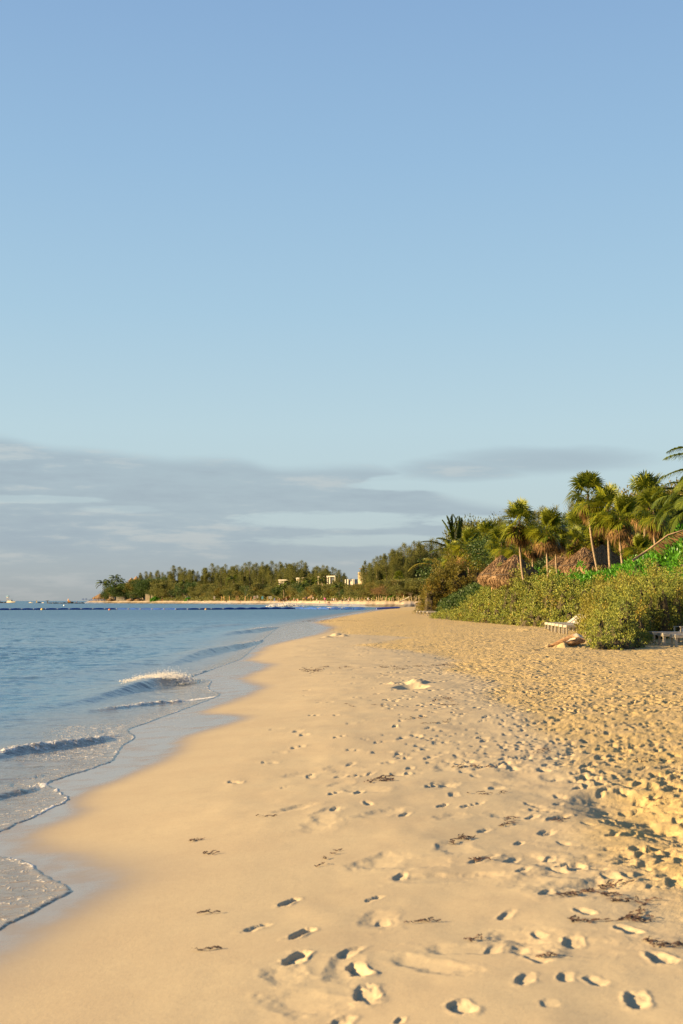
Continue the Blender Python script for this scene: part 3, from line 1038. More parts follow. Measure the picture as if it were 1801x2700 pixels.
def dune_plants():
    # the near silver-green bush beside the driftwood
    near = [(8.45, 46.6), (9.4, 47.6), (10.6, 51.2), (12.2, 56.6), (16, 60), (16.5, 64), (13.6, 64.5), (11.4, 61.5), (9.7, 54.8), (8.8, 49.5)]
    hn = lambda x, y: float(np.interp(x + 0.10 * (y - 50), [8, 8.6, 9.4, 11, 13, 17], [.55, 1.0, 1.5, 1.85, 2.2, 2.5]))
    lb = lobes_in(near, 0.78, lambda x, y: 0.40 * random.uniform(.8, 1.3), lambda x, y: hn(x, y) * random.uniform(.62, 1.12), 3)
    lb += [(8.45, 46.3, 0, .45, .35), (8.9, 46.4, 0, .5, .4), (9.4, 47.0, 0, .5, .45), (10.1, 48.6, 0, .5, .42), (10.8, 51.4, 0, .5, .4)]
    gs = split(lb, [(8.7, 48.5), (10.6, 54), (14.5, 62)])
    for g_, lab in zip(gs, ("wide silver green shrub on the sand beside the driftwood log", "tall golden green shrub behind the row of sunbeds nearest the camera", "silver topped shrub by the right edge below bright green plants")):
        if g_:
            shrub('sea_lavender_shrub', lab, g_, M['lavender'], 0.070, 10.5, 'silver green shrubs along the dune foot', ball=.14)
    # the long silver-green slope behind the middle sunbeds
    mid = [(8.5, 134), (9.6, 112), (10.5, 100), (11.5, 88), (12.6, 79), (13.3, 71), (14.8, 67), (17.5, 71), (17.0, 82), (15.2, 92), (13.2, 102), (11.8, 116), (11, 138)]
    def hm(x, y):
        t = x - np.interp(y, DUNE[:, 0], DUNE[:, 1])
        top = 0.45 + (np.interp(y, [70, 80, 100, 112, 120, 134], [1.9, 2.6, 3.7, 3.1, 2.3, .6]) - 0.6) * min(1, max(0, t / np.interp(y, [82, 97], [2.9, 1.35])))
        return max(.5, float(top) - sand_z(x, y) + .1)
    lb = lobes_in(mid, 1.05, lambda x, y: 0.56 * random.uniform(.8, 1.3), lambda x, y: hm(x, y) * random.uniform(.62, 1.12), 4)
    gs = split(lb, [(9.3, 128), (10.6, 116), (11.0, 104), (12.2, 96), (12.9, 86), (14.6, 88), (14.2, 74), (16.2, 76)])
    labs = ("grey green shrub forming the far tip of the dune planting beside the far sunbeds",
            "grey green shrub left of the two thatched parasols, next to the dune tip",
            "silver shrub mound hiding the foot of the nearer left thatched parasol",
            "golden green shrub on the dune foot midway between the far and middle sunbeds",
            "broad golden green shrub directly left of the middle sunbeds",
            "silver shrub on the slope above and left of the middle sunbeds",
            "dark edged shrub right behind the raised backs of the middle sunbeds",
            "silver shrub on the slope left of the yellow green bush")
    for g_, lab in zip(gs, labs):
        if g_:
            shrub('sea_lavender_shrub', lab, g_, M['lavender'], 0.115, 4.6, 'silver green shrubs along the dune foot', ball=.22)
    # bright, big-leaved plants on the crest
    crest = [(13.2, 104), (15.6, 93), (17.4, 84), (18.0, 76), (17.5, 68), (21, 66), (26, 72), (27, 90), (22, 97), (17, 104), (14.2, 112)]
    def hc(x, y):
        px = CX + x / y * F
        top = CZ + (YH - np.interp(px, [1390, 1445, 1512, 1578, 1650, 1721, 1801], [1534, 1526, 1526, 1514, 1500, 1472, 1438])) / F * y
        return min(2.6, max(.7, (float(top) - sand_z(x, y)) * 1.06))
    lb = lobes_in(crest, 1.5, lambda x, y: 1.15, hc, 6)
    gs = split(lb, [(14.6, 102), (17.4, 92), (18.6, 80), (20.5, 70), (24, 78), (22, 92)])
    labs = ("bright green large-leaved shrub below the right side of the left thatched parasols",
            "bright green large-leaved shrub below the group of three thatched parasols",
            "bright green large-leaved shrub beneath the tall palm pair, above the yellow green bush",
            "bright green large-leaved shrub under the fallen brown palm frond",
            "bright green large-leaved shrub at the right edge below the drooping coconut fronds",
            "bright green large-leaved shrub on the crest behind the leaning palm trunks")
    for g_, lab in zip(gs, labs):
        if g_:
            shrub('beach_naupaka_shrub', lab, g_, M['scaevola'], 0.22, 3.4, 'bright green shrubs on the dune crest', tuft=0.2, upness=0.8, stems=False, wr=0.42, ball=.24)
    # added shrubs under and behind the left parasols, shade put into dark leaf colour
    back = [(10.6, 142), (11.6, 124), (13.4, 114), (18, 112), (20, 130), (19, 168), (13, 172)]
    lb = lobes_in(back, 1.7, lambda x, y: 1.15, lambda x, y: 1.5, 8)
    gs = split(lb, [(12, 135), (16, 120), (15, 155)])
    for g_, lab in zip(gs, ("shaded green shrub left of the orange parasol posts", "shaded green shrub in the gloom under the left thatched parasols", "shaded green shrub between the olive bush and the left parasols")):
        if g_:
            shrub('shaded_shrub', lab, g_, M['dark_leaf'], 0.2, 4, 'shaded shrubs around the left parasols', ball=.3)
    # wispy yellow-green bush between the two
    lb = []
    rg = random.Random(9)
    for px, py, d, r, h in ((1590, 1545, 64, .9, 1.5), (1625, 1530, 65, .9, 1.9), (1660, 1520, 66, .9, 2.2), (1695, 1520, 66, .9, 2.1), (1640, 1540, 62, .8, 1.3), (1575, 1555, 66, .8, 1.0), (1725, 1530, 66, .8, 1.7), (1765, 1530, 67, .9, 1.6), (1800, 1525, 67, .9, 1.7)):
        x = (px - CX) / F * d
        top = CZ - (py + 14 - YH) / F * d
        z = sand_z(x, d) - .1
        lb.append((x, d, z, r, max(h * .6, top - z)))
    shrub('bay_cedar_shrub', 'wispy upright yellow green shrub between the silver shrubs and bright green crest plants', lb, M['suriana'], 0.12, 13, None, tuft=2.2, upness=1.6, wr=0.3)
    # the big olive bush standing left of the thatched parasols
    lb = []
    for px, py, rp, hz in ((1135, 1570, 30, 1.3), (1118, 1588, 24, .9), (1165, 1532, 42, 2.6), (1210, 1512, 50, 3.2), (1250, 1522, 42, 2.8), (1185, 1540, 50, 2.0), (1225, 1560, 50, 2.0), (1190, 1575, 55, 1.8), (1150, 1555, 36, 2.0), (1240, 1580, 45, 1.8), (1275, 1560, 30, 1.9), (1180, 1515, 28, 3.0), (1280, 1590, 30, 1.3), (1225, 1600, 50, 1.1)):
        d = 178 + random.uniform(-2, 2)
        r = rp / F * d
        x = (px - CX) / F * d
        z0 = sand_z(x, d) - .1
        top = CZ - (py - rp * 0.75 - YH) / F * d
        lb.append((x, d, z0, r, max(.8, top - z0)))
    shrub('olive_bush', 'big dense olive brown bush at the back of the beach left of the thatched parasols', lb, M['olive'], 0.17, 3.2, None, cat='bush', ball=.34)


dune_plants()


# ---------------------------------------------------------------- palms
def fan_leaf(V, Fq, base, tip, rad, droop, rng, nseg=22, wide=2.5):
    """a round fan leaf at the end of its stalk: many narrow pointed fingers"""
    ax = (tip - base)
    ax = ax / (np.linalg.norm(ax) + 1e-6)
    r = rng.normal(size=3)
    r = r - ax * r.dot(ax)
    # keep the blade roughly facing up
    up = np.array([0, 0, 1.0])
    s = np.cross(ax, up)
    if np.linalg.norm(s) < .15:
        s = np.cross(ax, r)
    s = s / np.linalg.norm(s)
    n = np.cross(s, ax)
    tw = rng.normal() * 0.5
    s2 = s * math.cos(tw) + n * math.sin(tw)
    n2 = np.cross(s2, ax)
    for k in range(nseg):
        th = (k / (nseg - 1) - 0.5) * 2 * wide + rng.normal() * .04
        d = ax * math.cos(th) + s2 * math.sin(th) + n2 * 0.10 * abs(math.sin(th * 2)) - up * 0
        L = rad * (0.72 + 0.28 * math.cos(th * 0.6)) * rng.uniform(.88, 1.08)
        w = rad * 0.052
        e = np.cross(d, n2)
        e = e / (np.linalg.norm(e) + 1e-6)
        m = tip + d * L * 0.55
        m2 = m + n2 * w * .4
        en = tip + d * L - up * L * droop * rng.uniform(.5, 1.3)
        b = len(V)
        V.extend([tip, m2 + e * w, en, m2 - e * w])
        Fq.append((b, b + 1, b + 2, b + 3))


def stalk(V, Fq, a, b, w):
    d = b - a
    s = np.cross(d, [0.3, 0.2, 0.9])
    s = s / (np.linalg.norm(s) + 1e-6) * w
    k = len(V)
    V.extend([a - s, a + s, b + s * .6, b - s * .6])
    Fq.append((k, k + 1, k + 2, k + 3))


def fan_crown(seed, R=1.2, nleaf=26, dead=12, nseg=22):
    rng = np.random.default_rng(seed)
    V, Fq, DV, DF = [], [], [], []
    o = np.zeros(3)
    for i in range(nleaf):
        el = math.radians(rng.uniform(-48, 80) if i > 6 else rng.uniform(50, 90))
        a = i * 2.39996 + rng.uniform(-.3, .3)
        d = np.array([math.cos(el) * math.cos(a), math.cos(el) * math.sin(a), math.sin(el)])
        st = R * rng.uniform(.42, .62)
        tip = o + d * st - np.array([0, 0, .08 * R * math.cos(el)])
        stalk(V, Fq, o, tip, .014 * R)
        fan_leaf(V, Fq, o, tip, R * rng.uniform(.46, .60), rng.uniform(.10, .30) + 0.2 * (el < 0.3), rng, nseg)
    for i in range(dead):
        el = math.radians(rng.uniform(-88, -38))
        a = rng.uniform(0, 6.28)
        d = np.array([math.cos(el) * math.cos(a), math.cos(el) * math.sin(a), math.sin(el)])
        b0 = o - np.array([0, 0, .08 * R])
        tip = b0 + d * R * rng.uniform(.25, .75)
        stalk(DV, DF, b0, tip, .014 * R)
        fan_leaf(DV, DF, b0, tip, R * rng.uniform(.40, .56), .55, rng, nseg - 4, 1.3)
    cm = npmesh('fan_crown', np.array(V), np.array(Fq))
    dm = npmesh('dead_skirt', np.array(DV), np.array(DF)) if dead else None
    return cm, dm


FAN = [fan_crown(100 + i, 1.0, 29, 20) for i in range(4)]
for c_, d_ in FAN:
    c_.materials.append(M['palm'])
    d_.materials.append(M['dead'])


def fan_palm(label, crown, foot, R, var, cat='palm tree', group='thatch palms on the dune', bend=0.12, dead=True, name='thatch_palm'):
    """crown and foot are points; the trunk curves gently between them"""
    o = empty(name, foot)
    tag(o, label, cat, group)
    c = Vector(crown) - Vector(foot)
    t = MB()
    pts, rad = [], []
    for i in range(9):
        k = i / 8
        p = c * k + Vector((bend * math.sin(k * math.pi) * c.length * .5, 0, 0))
        pts.append(p)
        rad.append((0.075 - 0.02 * k) * (1.25 if i == 0 else 1) * max(1, R / 1.3))
    t.tube(pts, rad, 8).build('trunk', M['bark'], o, True)
    a, b = FAN[var % 4]
    cr = link('crown', a, None, o)
    cr.location = c
    cr.scale = (R, R, R)
    cr.rotation_euler = (0, 0, var * 1.3)
    if dead:
        dk = link('dead_fronds', b, None, o)
        dk.location = c
        dk.scale = (R * .82, R * .82, R * .92)
        dk.rotation_euler = (0, 0, var * 2.1)
    return o


def palms_mid():
    #        label, crown px, foot px, distance, crown radius px
    T = [
        ("tall thatch palm with brown skirt leaning over the nearer left thatched parasol", (1370, 1374), (1402, 1530), 99, 50, 0, -.08),
        ("leafy thatch palm with golden dead skirt, slim trunk just right of the left parasols", (1441, 1397), (1452, 1530), 97, 46, 1, -.02),
        ("thatch palm half hidden behind the golden skirted palm, its trunk to the right", (1466, 1412), (1478, 1530), 99, 36, 2, -.05),
        ("thatch palm with a small high crown, the leftmost of the tall right hand group", (1550, 1302), (1587, 1510), 95, 44, 3, -.06),
        ("bushy thatch palm with hanging brown fronds over the front right thatched parasol", (1604, 1342), (1613, 1510), 94, 50, 0, -.03),
        ("thatch palm with a bright star shaped leaf right of the front right parasol", (1636, 1362), (1650, 1510), 92, 44, 1, -.07),
        ("tallest dark thatch palm of the right hand group with a dense brown skirt", (1703, 1312), (1686, 1470), 97, 52, 2, .05),
        ("thatch palm with a leaning bare trunk ending in the bright green crest plants", (1724, 1342), (1748, 1500), 88, 44, 3, -.10),
        ("low thatch palm left of the tall skirted palm, second from the olive bush", (1233, 1440), (1240, 1540), 162, 40, 1, 0),
        ("thatch palm rising behind the left thatched parasols beside a wispy tree", (1284, 1415), (1290, 1540), 168, 38, 2, 0),
        ("low thatch palm directly above the apex of the far left thatched parasol", (1268, 1462), (1272, 1540), 160, 36, 3, 0),
        ("yellowish low thatch palm spreading over the top of the olive bush", (1196, 1466), (1200, 1560), 166, 34, 0, 0),
        ("dark thatch palm behind the trunk of the tall skirted palm", (1323, 1430), (1326, 1540), 126, 38, 3, 0),
        ("shaded low thatch palm between the left parasols and the golden skirted palm", (1368, 1452), (1370, 1540), 116, 36, 1, 0),
        ("low broad thatch palm behind the far right thatched parasol", (1522, 1390), (1524, 1530), 112, 42, 2, 0),
        ("small shaded thatch palm above the middle one of the three right parasols", (1516, 1430), (1518, 1530), 108, 36, 0, 0),
        ("young thatch palm with a pale fan just right of the front right parasol", (1682, 1452), (1684, 1510), 90, 32, 1, 0),
        ("thatch palm crown squeezed between the tall dark palm and the coconut fronds", (1772, 1356), (1776, 1510), 96, 40, 3, 0),
        ("low thatch palm behind the middle trunk of the tall right hand group", (1625, 1450), (1628, 1520), 108, 36, 2, 0),
        ("thatch palm behind the golden skirted palm, filling the gap to the right hand group", (1488, 1440), (1490, 1530), 120, 36, 1, 0),
        ("thatch palm low behind the leaning trunk below the tallest dark palm", (1716, 1440), (1718, 1510), 106, 38, 0, 0),
        ("thatch palm right beside the tall skirted palm, behind its left shoulder", (1345, 1432), (1348, 1540), 128, 36, 1, 0),
        ("thatch palm filling the gap between the tall skirted and golden skirted palms", (1404, 1424), (1406, 1540), 118, 38, 2, 0),
        ("thatch palm behind the bushy right hand palm, lower than it", (1578, 1400), (1580, 1530), 110, 40, 0, 0),
        ("thatch palm between the star leaf palm and the tallest dark palm", (1664, 1392), (1666, 1520), 104, 42, 2, 0),
        ("thatch palm low between the leaning trunk palm and the coconut fronds", (1752, 1400), (1754, 1520), 100, 40, 1, 0),
        ("thatch palm low in the thicket between the olive bush and the left parasols", (1300, 1470), (1300, 1540), 164, 32, 2, 0),
    ]
    for lab, (cx, cy), (fx, fy), d, rp, v, bend in T:
        if d >= 160:
            d *= 1.17
        c = P(cx, cy, d)
        f = P(fx, fy, d)
        f.z = min(f.z, sand_z(f.x, f.y) - 0.1) if f.z < sand_z(f.x, f.y) + 1.5 else sand_z(f.x, f.y) - 0.1
        fan_palm(lab, c, f, rp / F * d * (1.48 if cx > 1540 else 1.32), v, bend=bend)


palms_mid()


def frond(V, Fq, root, az, el0, L, droop, rng, nl=34, ll=0.26, hang=0.5, w=0.028):
    """a feather leaf: arching midrib with leaflets on both sides"""
    pts = []
    p = np.array(root, float)
    e = el0
    n = 14
    for i in range(n + 1):
        pts.append(p.copy())
        d = np.array([math.cos(e) * math.sin(az), math.cos(e) * math.cos(az), math.sin(e)])
        p = p + d * L / n
        e -= droop / n * (0.5 + 1.2 * i / n)
    pts = np.array(pts)
    for i in range(n):
        stalk(V, Fq, pts[i], pts[i + 1], .018 * L / 3 * (1.6 - 1.3 * i / n))
    side0 = np.array([math.cos(az), -math.sin(az), 0])
    for k in range(nl):
        t = 0.14 + 0.86 * k / (nl - 1)
        j = min(int(t * n), n - 1)
        f = t * n - j
        b = pts[j] * (1 - f) + pts[min(j + 1, n)] * f
        ax = pts[min(j + 1, n)] - pts[j]
        ax = ax / np.linalg.norm(ax)
        ln = L * ll * (math.sin(math.pi * min(1, t * .82 + .16)) ** .7) * rng.uniform(.85, 1.1)
        for s in (-1, 1):
            d = side0 * s * 0.75 + ax * 0.75 + np.array([0, 0, 0.12])
            d = d / np.linalg.norm(d)
            m = b + d * ln * .5
            en = b + d * ln - np.array([0, 0, 1.0]) * ln * hang * rng.uniform(.6, 1.2)
            wv = np.cross(d, [0, 0, 1.0])
            wv = wv / (np.linalg.norm(wv) + 1e-6)
            wv = (wv * 0.6 + np.array([0, 0, .5]) * s) * w * L / 3.5
            q = len(V)
            V.extend([b, m + wv, en, m - wv])
            Fq.append((q, q + 1, q + 2, q + 3))


def coco_palm(name, label, crown, foot, fronds, mat=None, cat='palm tree', group=None, rad=.14, nl=34, w=.05):
    o = empty(name, foot)
    tag(o, label, cat, group)
    c = Vector(crown) - Vector(foot)
    t = MB()
    t.tube([c * (i / 8) + Vector((.06 * math.sin(i / 8 * 3.14) * c.length, 0, 0)) for i in range(9)], [rad * (1.3 - .05 * i if i < 2 else 1.0 - .04 * i) for i in range(9)], 9).build('trunk', M['bark'], o, True)
    rng = np.random.default_rng(len(label))
    V, Fq = [], []
    for az, el, L, dr in fronds:
        frond(V, Fq, (0, 0, 0), math.radians(az), math.radians(el), L, math.radians(dr), rng, nl, w=w)
    cr = link('crown', npmesh('coconut_crown', np.array(V), np.array(Fq)), mat or M['coco'], o)
    cr.location = c
    return o


def coconut_trees():
    c = P(1200, 1455, 202)
    coco_palm('coconut_palm', 'young coconut palm with upright fronds standing above the olive bush', c, Vector((c.x + .4, 202, 0.3)),
              [(-25, 88, 5.38, 14), (-70, 84, 5.26, 18), (40, 82, 5.15, 24), (-90, 78, 4.91, 26), (160, 84, 5.15, 20), (88, 58, 4.68, 20), (-88, 32, 5.15, 40), (-100, 20, 3.98, 60), (80, 25, 3.98, 60), (150, 60, 3.51, 60), (-150, 50, 3.51, 60), (-60, 62, 3.74, 70), (60, 48, 3.51, 70), (0, 45, 3.51, 80)], nl=64, w=.085)
    c = P(1935, 1262, 66)
    coco_palm('coconut_palm', 'tall coconut palm reaching in from the right edge high above the dune', c, Vector((c.x + .6, 66.5, sand_z(c.x, 66) - .2)),
              [(-88, 22, 3.7, 62), (-100, 40, 3.7, 66), (-76, 2, 3.5, 56), (-110, 12, 3.4, 60), (-70, 55, 3.6, 80), (-95, -8, 3.0, 50), (20, 50, 3.4, 80), (90, 30, 3.4, 80), (160, 40, 3.4, 80), (-150, 40, 3.4, 90), (60, 10, 3.2, 70), (-40, 30, 3.3, 80)], nl=72, w=.045)
    c = P(1850, 1338, 82)
    coco_palm('coconut_palm', 'yellowish coconut palm with drooping fronds at the right edge below the tall one', c, Vector((c.x + .3, 82, sand_z(c.x, 82) - .2)),
              [(-90, 10, 3.2, 95), (-84, -12, 3.0, 70), (-100, 34, 3.4, 90), (-76, 52, 3.3, 100), (-112, -2, 3.0, 90), (-96, -32, 2.9, 60), (-66, 20, 3.1, 90), (30, 40, 3.2, 90), (100, 30, 3.2, 90), (170, 40, 3.2, 90), (-140, 30, 3.2, 90), (-86, 70, 3, 110)], nl=64, w=.055)
    # fallen frond
    V, Fq = [], []
    rng = np.random.default_rng(4)
    a, b = P(1668, 1478, 78), P(1800, 1398, 78)
    m1 = a.lerp(b, .35) + Vector((0, 0, .08))
    m2 = a.lerp(b, .7) + Vector((0, 0, .22))
    o = empty('fallen_palm_frond', a)
    tag(o, 'big fallen brown palm frond propped on the bright green crest plants', 'palm frond')
    t = MB()
    t.tube([Vector((0, 0, 0)), m1 - a, m2 - a, b - a, b - a + Vector((.9, 0, -.1))], [.075, .06, .05, .035, .015], 7).build('midrib', simple('dead_frond_rib', (.30, .19, .10), .9, .3, 5), o, True)
    for k in range(60):
        t_ = .35 + .65 * k / 60
        p = (b - a) * t_ + Vector((0, 0, .18 * math.sin(t_ * 3.1)))
        for s in (-1, 1):
            d = np.array([.55 + .3 * rng.random(), s * .45, -.25 - .5 * rng.random()])
            ln = rng.uniform(.5, .95)
            q = len(V)
            bb = np.array(p)
            wv = np.array([0.0, .02, .03])
            V.extend([bb, bb + d * ln * .5 + wv, bb + d * ln, bb + d * ln * .5 - wv])
            Fq.append((q, q + 1, q + 2, q + 3))
    link('leaflets', npmesh('dead_leaflets', np.array(V), np.array(Fq)), M['dead'], o)
    # the low yellow frond arching out left of the olive bush
    V, Fq = [], []
    r = P(1160, 1500, 196)
    o = empty('low_coconut_palm', Vector((r.x, r.y, 0.2)))
    tag(o, 'low palm with one long yellow frond arching left of the olive bush', 'palm tree')
    for az, el, L, dr in ((-86, 30, 4.8, 85), (-40, 60, 3, 80), (40, 50, 3, 80), (-100, 62, 3, 90), (160, 40, 3, 80)):
        frond(V, Fq, (0, 0, r.z - .2), math.radians(az), math.radians(el), L, math.radians(dr), rng, 40, .2, .8)
    link('crown', npmesh('low_palm_crown', np.array(V), np.array(Fq)), M['suriana'], o)
    MB().tube([(0, 0, 0), (0.05, 0, (r.z - .2) / 2), (0, 0, r.z - .2)], [.14, .12, .1], 8).build('trunk', M['bark'], o, True)


coconut_trees()


# ---------------------------------------------------------------- casuarinas and broadleaf trees
def casuarina_mesh(seed, H=1.0, n=6000, spread=.30, lean=0.0, sl=.075):
    """feathery conifer-like crown of unit height: several upswept leaders carrying fine drooping-upright sprays"""
    rng = np.random.default_rng(seed)
    B, D = [], []
    leaders = [(0, 0, 1.0)] + [(np.clip(rng.normal(), -1.1, 1.1) * spread * .42, np.clip(rng.normal(), -1.1, 1.1) * spread * .42, rng.uniform(.6, .96)) for _ in range(7)]
    t = MB()
    t.tube([(0, 0, 0), (lean * .2, 0, .35), (lean * .6, 0, .7), (lean, 0, .97)], [.018, .014, .009, .003], 6)
    for lx, ly, lh in leaders:
        z0 = rng.uniform(.04, .2)
        nb = int(n / len(leaders) / 11)
        t.tube([(lean * .2, 0, z0 * .6), (lx * .6, ly * .6, z0 + (lh - z0) * .35), (lx + lean * lh, ly, lh * .98)], [.009, .006, .002], 5)
        for b in range(nb):
            k = rng.uniform(0, 1) ** .8
            z = z0 + (lh - z0) * k
            w = spread * .55 * (1 - k) ** .75 * (.55 + .45 * math.sin(k * 9 + lx * 30)) + .02
            a = rng.uniform(0, 6.28)
            p0 = np.array([lx * min(1, k * 1.6 + .1) + lean * z, ly * min(1, k * 1.6 + .1), z])
            out = np.array([math.cos(a), math.sin(a), .55])
            for s in range(11):
                q = p0 + out * w * rng.uniform(.15, 1.0) + rng.normal(size=3) * .012
                B.append(q)
                D.append(out * .55 + np.array([0, 0, .75]) + rng.normal(size=3) * .35)
    B, D = np.array(B), np.array(D)
    V, Fq = leaf_quads(B, D, sl * rng.uniform(.6, 1.4, len(B)), sl * .15, .1, rng)
    return npmesh('casuarina_crown', V, Fq), t.mesh('casuarina_trunk', True)


CAS = [casuarina_mesh(300 + i, n=26000, spread=.44 + .06 * (i % 3), lean=.03 * (i % 2), sl=.024) for i in range(5)]
for a_, b_ in CAS:
    a_.materials.append(M['casuarina'])
    b_.materials.append(M['wood'])


def casuarina(label, px, top, base, d, var, wide=1.0, group=None, z0=None):
    p = P(px, base, d)
    H = (base - top) / F * d
    if z0 is not None:
        H += p.z - z0
        p.z = z0
    o = empty('casuarina_tree', p, var * 1.7)
    tag(o, label, 'tree', group)
    a, b = CAS[var % 5]
    for nm, me in (('crown', a), ('trunk', b)):
        c = link(nm, me, None, o)
        c.scale = (H * wide, H * wide, H)
    return o


def broad_mesh(seed, n=24000, lsz=.030):
    rng = np.random.default_rng(seed)
    lob = [(rng.normal() * .26, rng.normal() * .26, rng.uniform(.30, .82), rng.uniform(.16, .28)) for _ in range(17)]
    B, D = [], []
    for x, y, z, r in lob:
        k = int(n / 17)
        d = nrm(rng.normal(size=(k, 3)))
        rad = r * rng.uniform(.55, 1.1, (k, 1)) * (1 + .25 * np.sin(d[:, :1] * 6 + x * 20))
        B.append(np.array([x, y, z]) + d * rad * np.array([1, 1, .8]))
        D.append(d + rng.normal(size=(k, 3)) * .6 + np.array([0, 0, .2]))
    V, Fq = leaf_quads(np.vstack(B), np.vstack(D), lsz * rng.uniform(.6, 1.4, sum(len(b) for b in B)), lsz * .6, .15, rng)
    t = MB()
    t.tube([(0, 0, 0), (.01, 0, .25), (0, .02, .5)], [.035, .028, .018], 7)
    for x, y, z, r in lob:
        t.tube([(.01, 0, .22), (x * .5, y * .5, .22 + (z - .22) * .6), (x, y, z)], [.018, .012, .004], 5)
    return npmesh('broad_crown', V, Fq), t.mesh('broad_trunk', True)


BROAD = [broad_mesh(500 + i) for i in range(4)]
for a_, b_ in BROAD:
    b_.materials.append(M['wood'])


MCACHE = {}


def broadleaf(label, px, top, base, d, var, mat, wide=1.0, group=None, name='broadleaf_tree', cat='tree', ground=None):
    p = P(px, base, d)
    z0 = p.z if ground is None else ground
    H = (base - top) / F * d + (p.z - z0)
    p.z = z0
    o = empty(name, p, var * 1.1)
    tag(o, label, cat, group)
    a, b = BROAD[var % 4]
    for nm, me in (('crown', a), ('trunk', b)):
        if nm == 'crown':
            me = MCACHE.setdefault((var % 4, mat.name), me.copy())
            if not me.materials:
                me.materials.append(mat)
        c = link(nm, me, None, o)
        c.scale = (H * wide, H * wide, H)
    return o


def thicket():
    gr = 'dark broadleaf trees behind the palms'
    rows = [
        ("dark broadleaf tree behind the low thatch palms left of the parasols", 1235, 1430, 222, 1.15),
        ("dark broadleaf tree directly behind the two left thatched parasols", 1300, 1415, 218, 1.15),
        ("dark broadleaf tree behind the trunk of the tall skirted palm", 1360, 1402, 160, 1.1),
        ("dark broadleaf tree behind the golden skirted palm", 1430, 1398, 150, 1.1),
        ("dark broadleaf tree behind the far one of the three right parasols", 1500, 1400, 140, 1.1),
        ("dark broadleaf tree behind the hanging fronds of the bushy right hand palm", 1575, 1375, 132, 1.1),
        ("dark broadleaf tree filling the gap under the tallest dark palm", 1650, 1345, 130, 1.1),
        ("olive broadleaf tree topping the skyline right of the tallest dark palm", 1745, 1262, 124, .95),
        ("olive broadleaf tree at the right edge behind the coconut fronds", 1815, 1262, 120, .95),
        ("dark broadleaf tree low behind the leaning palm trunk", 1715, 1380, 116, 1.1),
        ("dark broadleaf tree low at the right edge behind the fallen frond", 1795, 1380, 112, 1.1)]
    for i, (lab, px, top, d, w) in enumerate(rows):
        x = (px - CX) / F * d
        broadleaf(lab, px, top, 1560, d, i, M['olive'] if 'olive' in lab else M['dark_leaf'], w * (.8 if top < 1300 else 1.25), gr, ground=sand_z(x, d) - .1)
    # wispy light tree
    broadleaf('wispy pale green tree peeping over the palms beside the upright coconut palm', 1243, 1368, 1560, 230, 2, M['casuarina'], .5, None, ground=.3)
    # casuarina tips showing over the palms
    gr = 'casuarina tips rising above the palm thicket'
    for lab, px, top, d, v in (
            ("slim casuarina tip left of the tall skirted palm crown", 1318, 1372, 210, 0), ("small casuarina tip just left of the slim one beside the skirted palm", 1296, 1392, 215, 1),
            ("casuarina spire directly above the golden skirted palm, left of a pair", 1432, 1342, 200, 2), ("casuarina spire above the golden skirted palm, right of a pair", 1460, 1340, 200, 3),
            ("tall casuarina spire in the gap left of the tall right hand palms", 1508, 1332, 190, 0), ("shorter casuarina spire beside the tall one in the gap", 1488, 1362, 195, 4), ("casuarina spire at the left foot of the high small palm crown", 1530, 1358, 190, 1)):
        casuarina(lab, px, top, 1560, d, v, .85, gr, z0=.5)


thicket()


# ---------------------------------------------------------------- thatched parasols
def thatch_mat():
    m, g, bs = new_mat('thatch')
    tc = g.node('ShaderNodeTexCoord')
    geo = g.node('ShaderNodeNewGeometry')
    n = g.noise(tc.outputs['Object'], 3.0, 4, .6)
    n2 = g.noise(tc.outputs['Object'], 22.0, 4, .7)
    f = g.m('ADD', g.m('MULTIPLY', geo.outputs['Random Per Island'], .45), g.m('MULTIPLY', g.m('ADD', n, n2), .35))
    c = g.mixc(f, (0.115, 0.064, 0.032), (0.36, 0.225, 0.105))
    g.l.new(c, bs.inputs['Base Color'])
    bs.inputs['Roughness'].default_value = .95
    b = g.node('ShaderNodeBump')
    b.inputs['Strength'].default_value = .8
    b.inputs['Distance'].default_value = .05
    g.l.new(n2, b.inputs['Height'])
    g.l.new(b.outputs[0], bs.inputs['Normal'])
    return m


M['thatch'] = thatch_mat()
M['pole'] = simple('debarked_pole', (0.42, 0.24, 0.10), .8, .2, 6)
M['rope'] = simple('dark_rope', (0.05, 0.035, 0.025), .9)


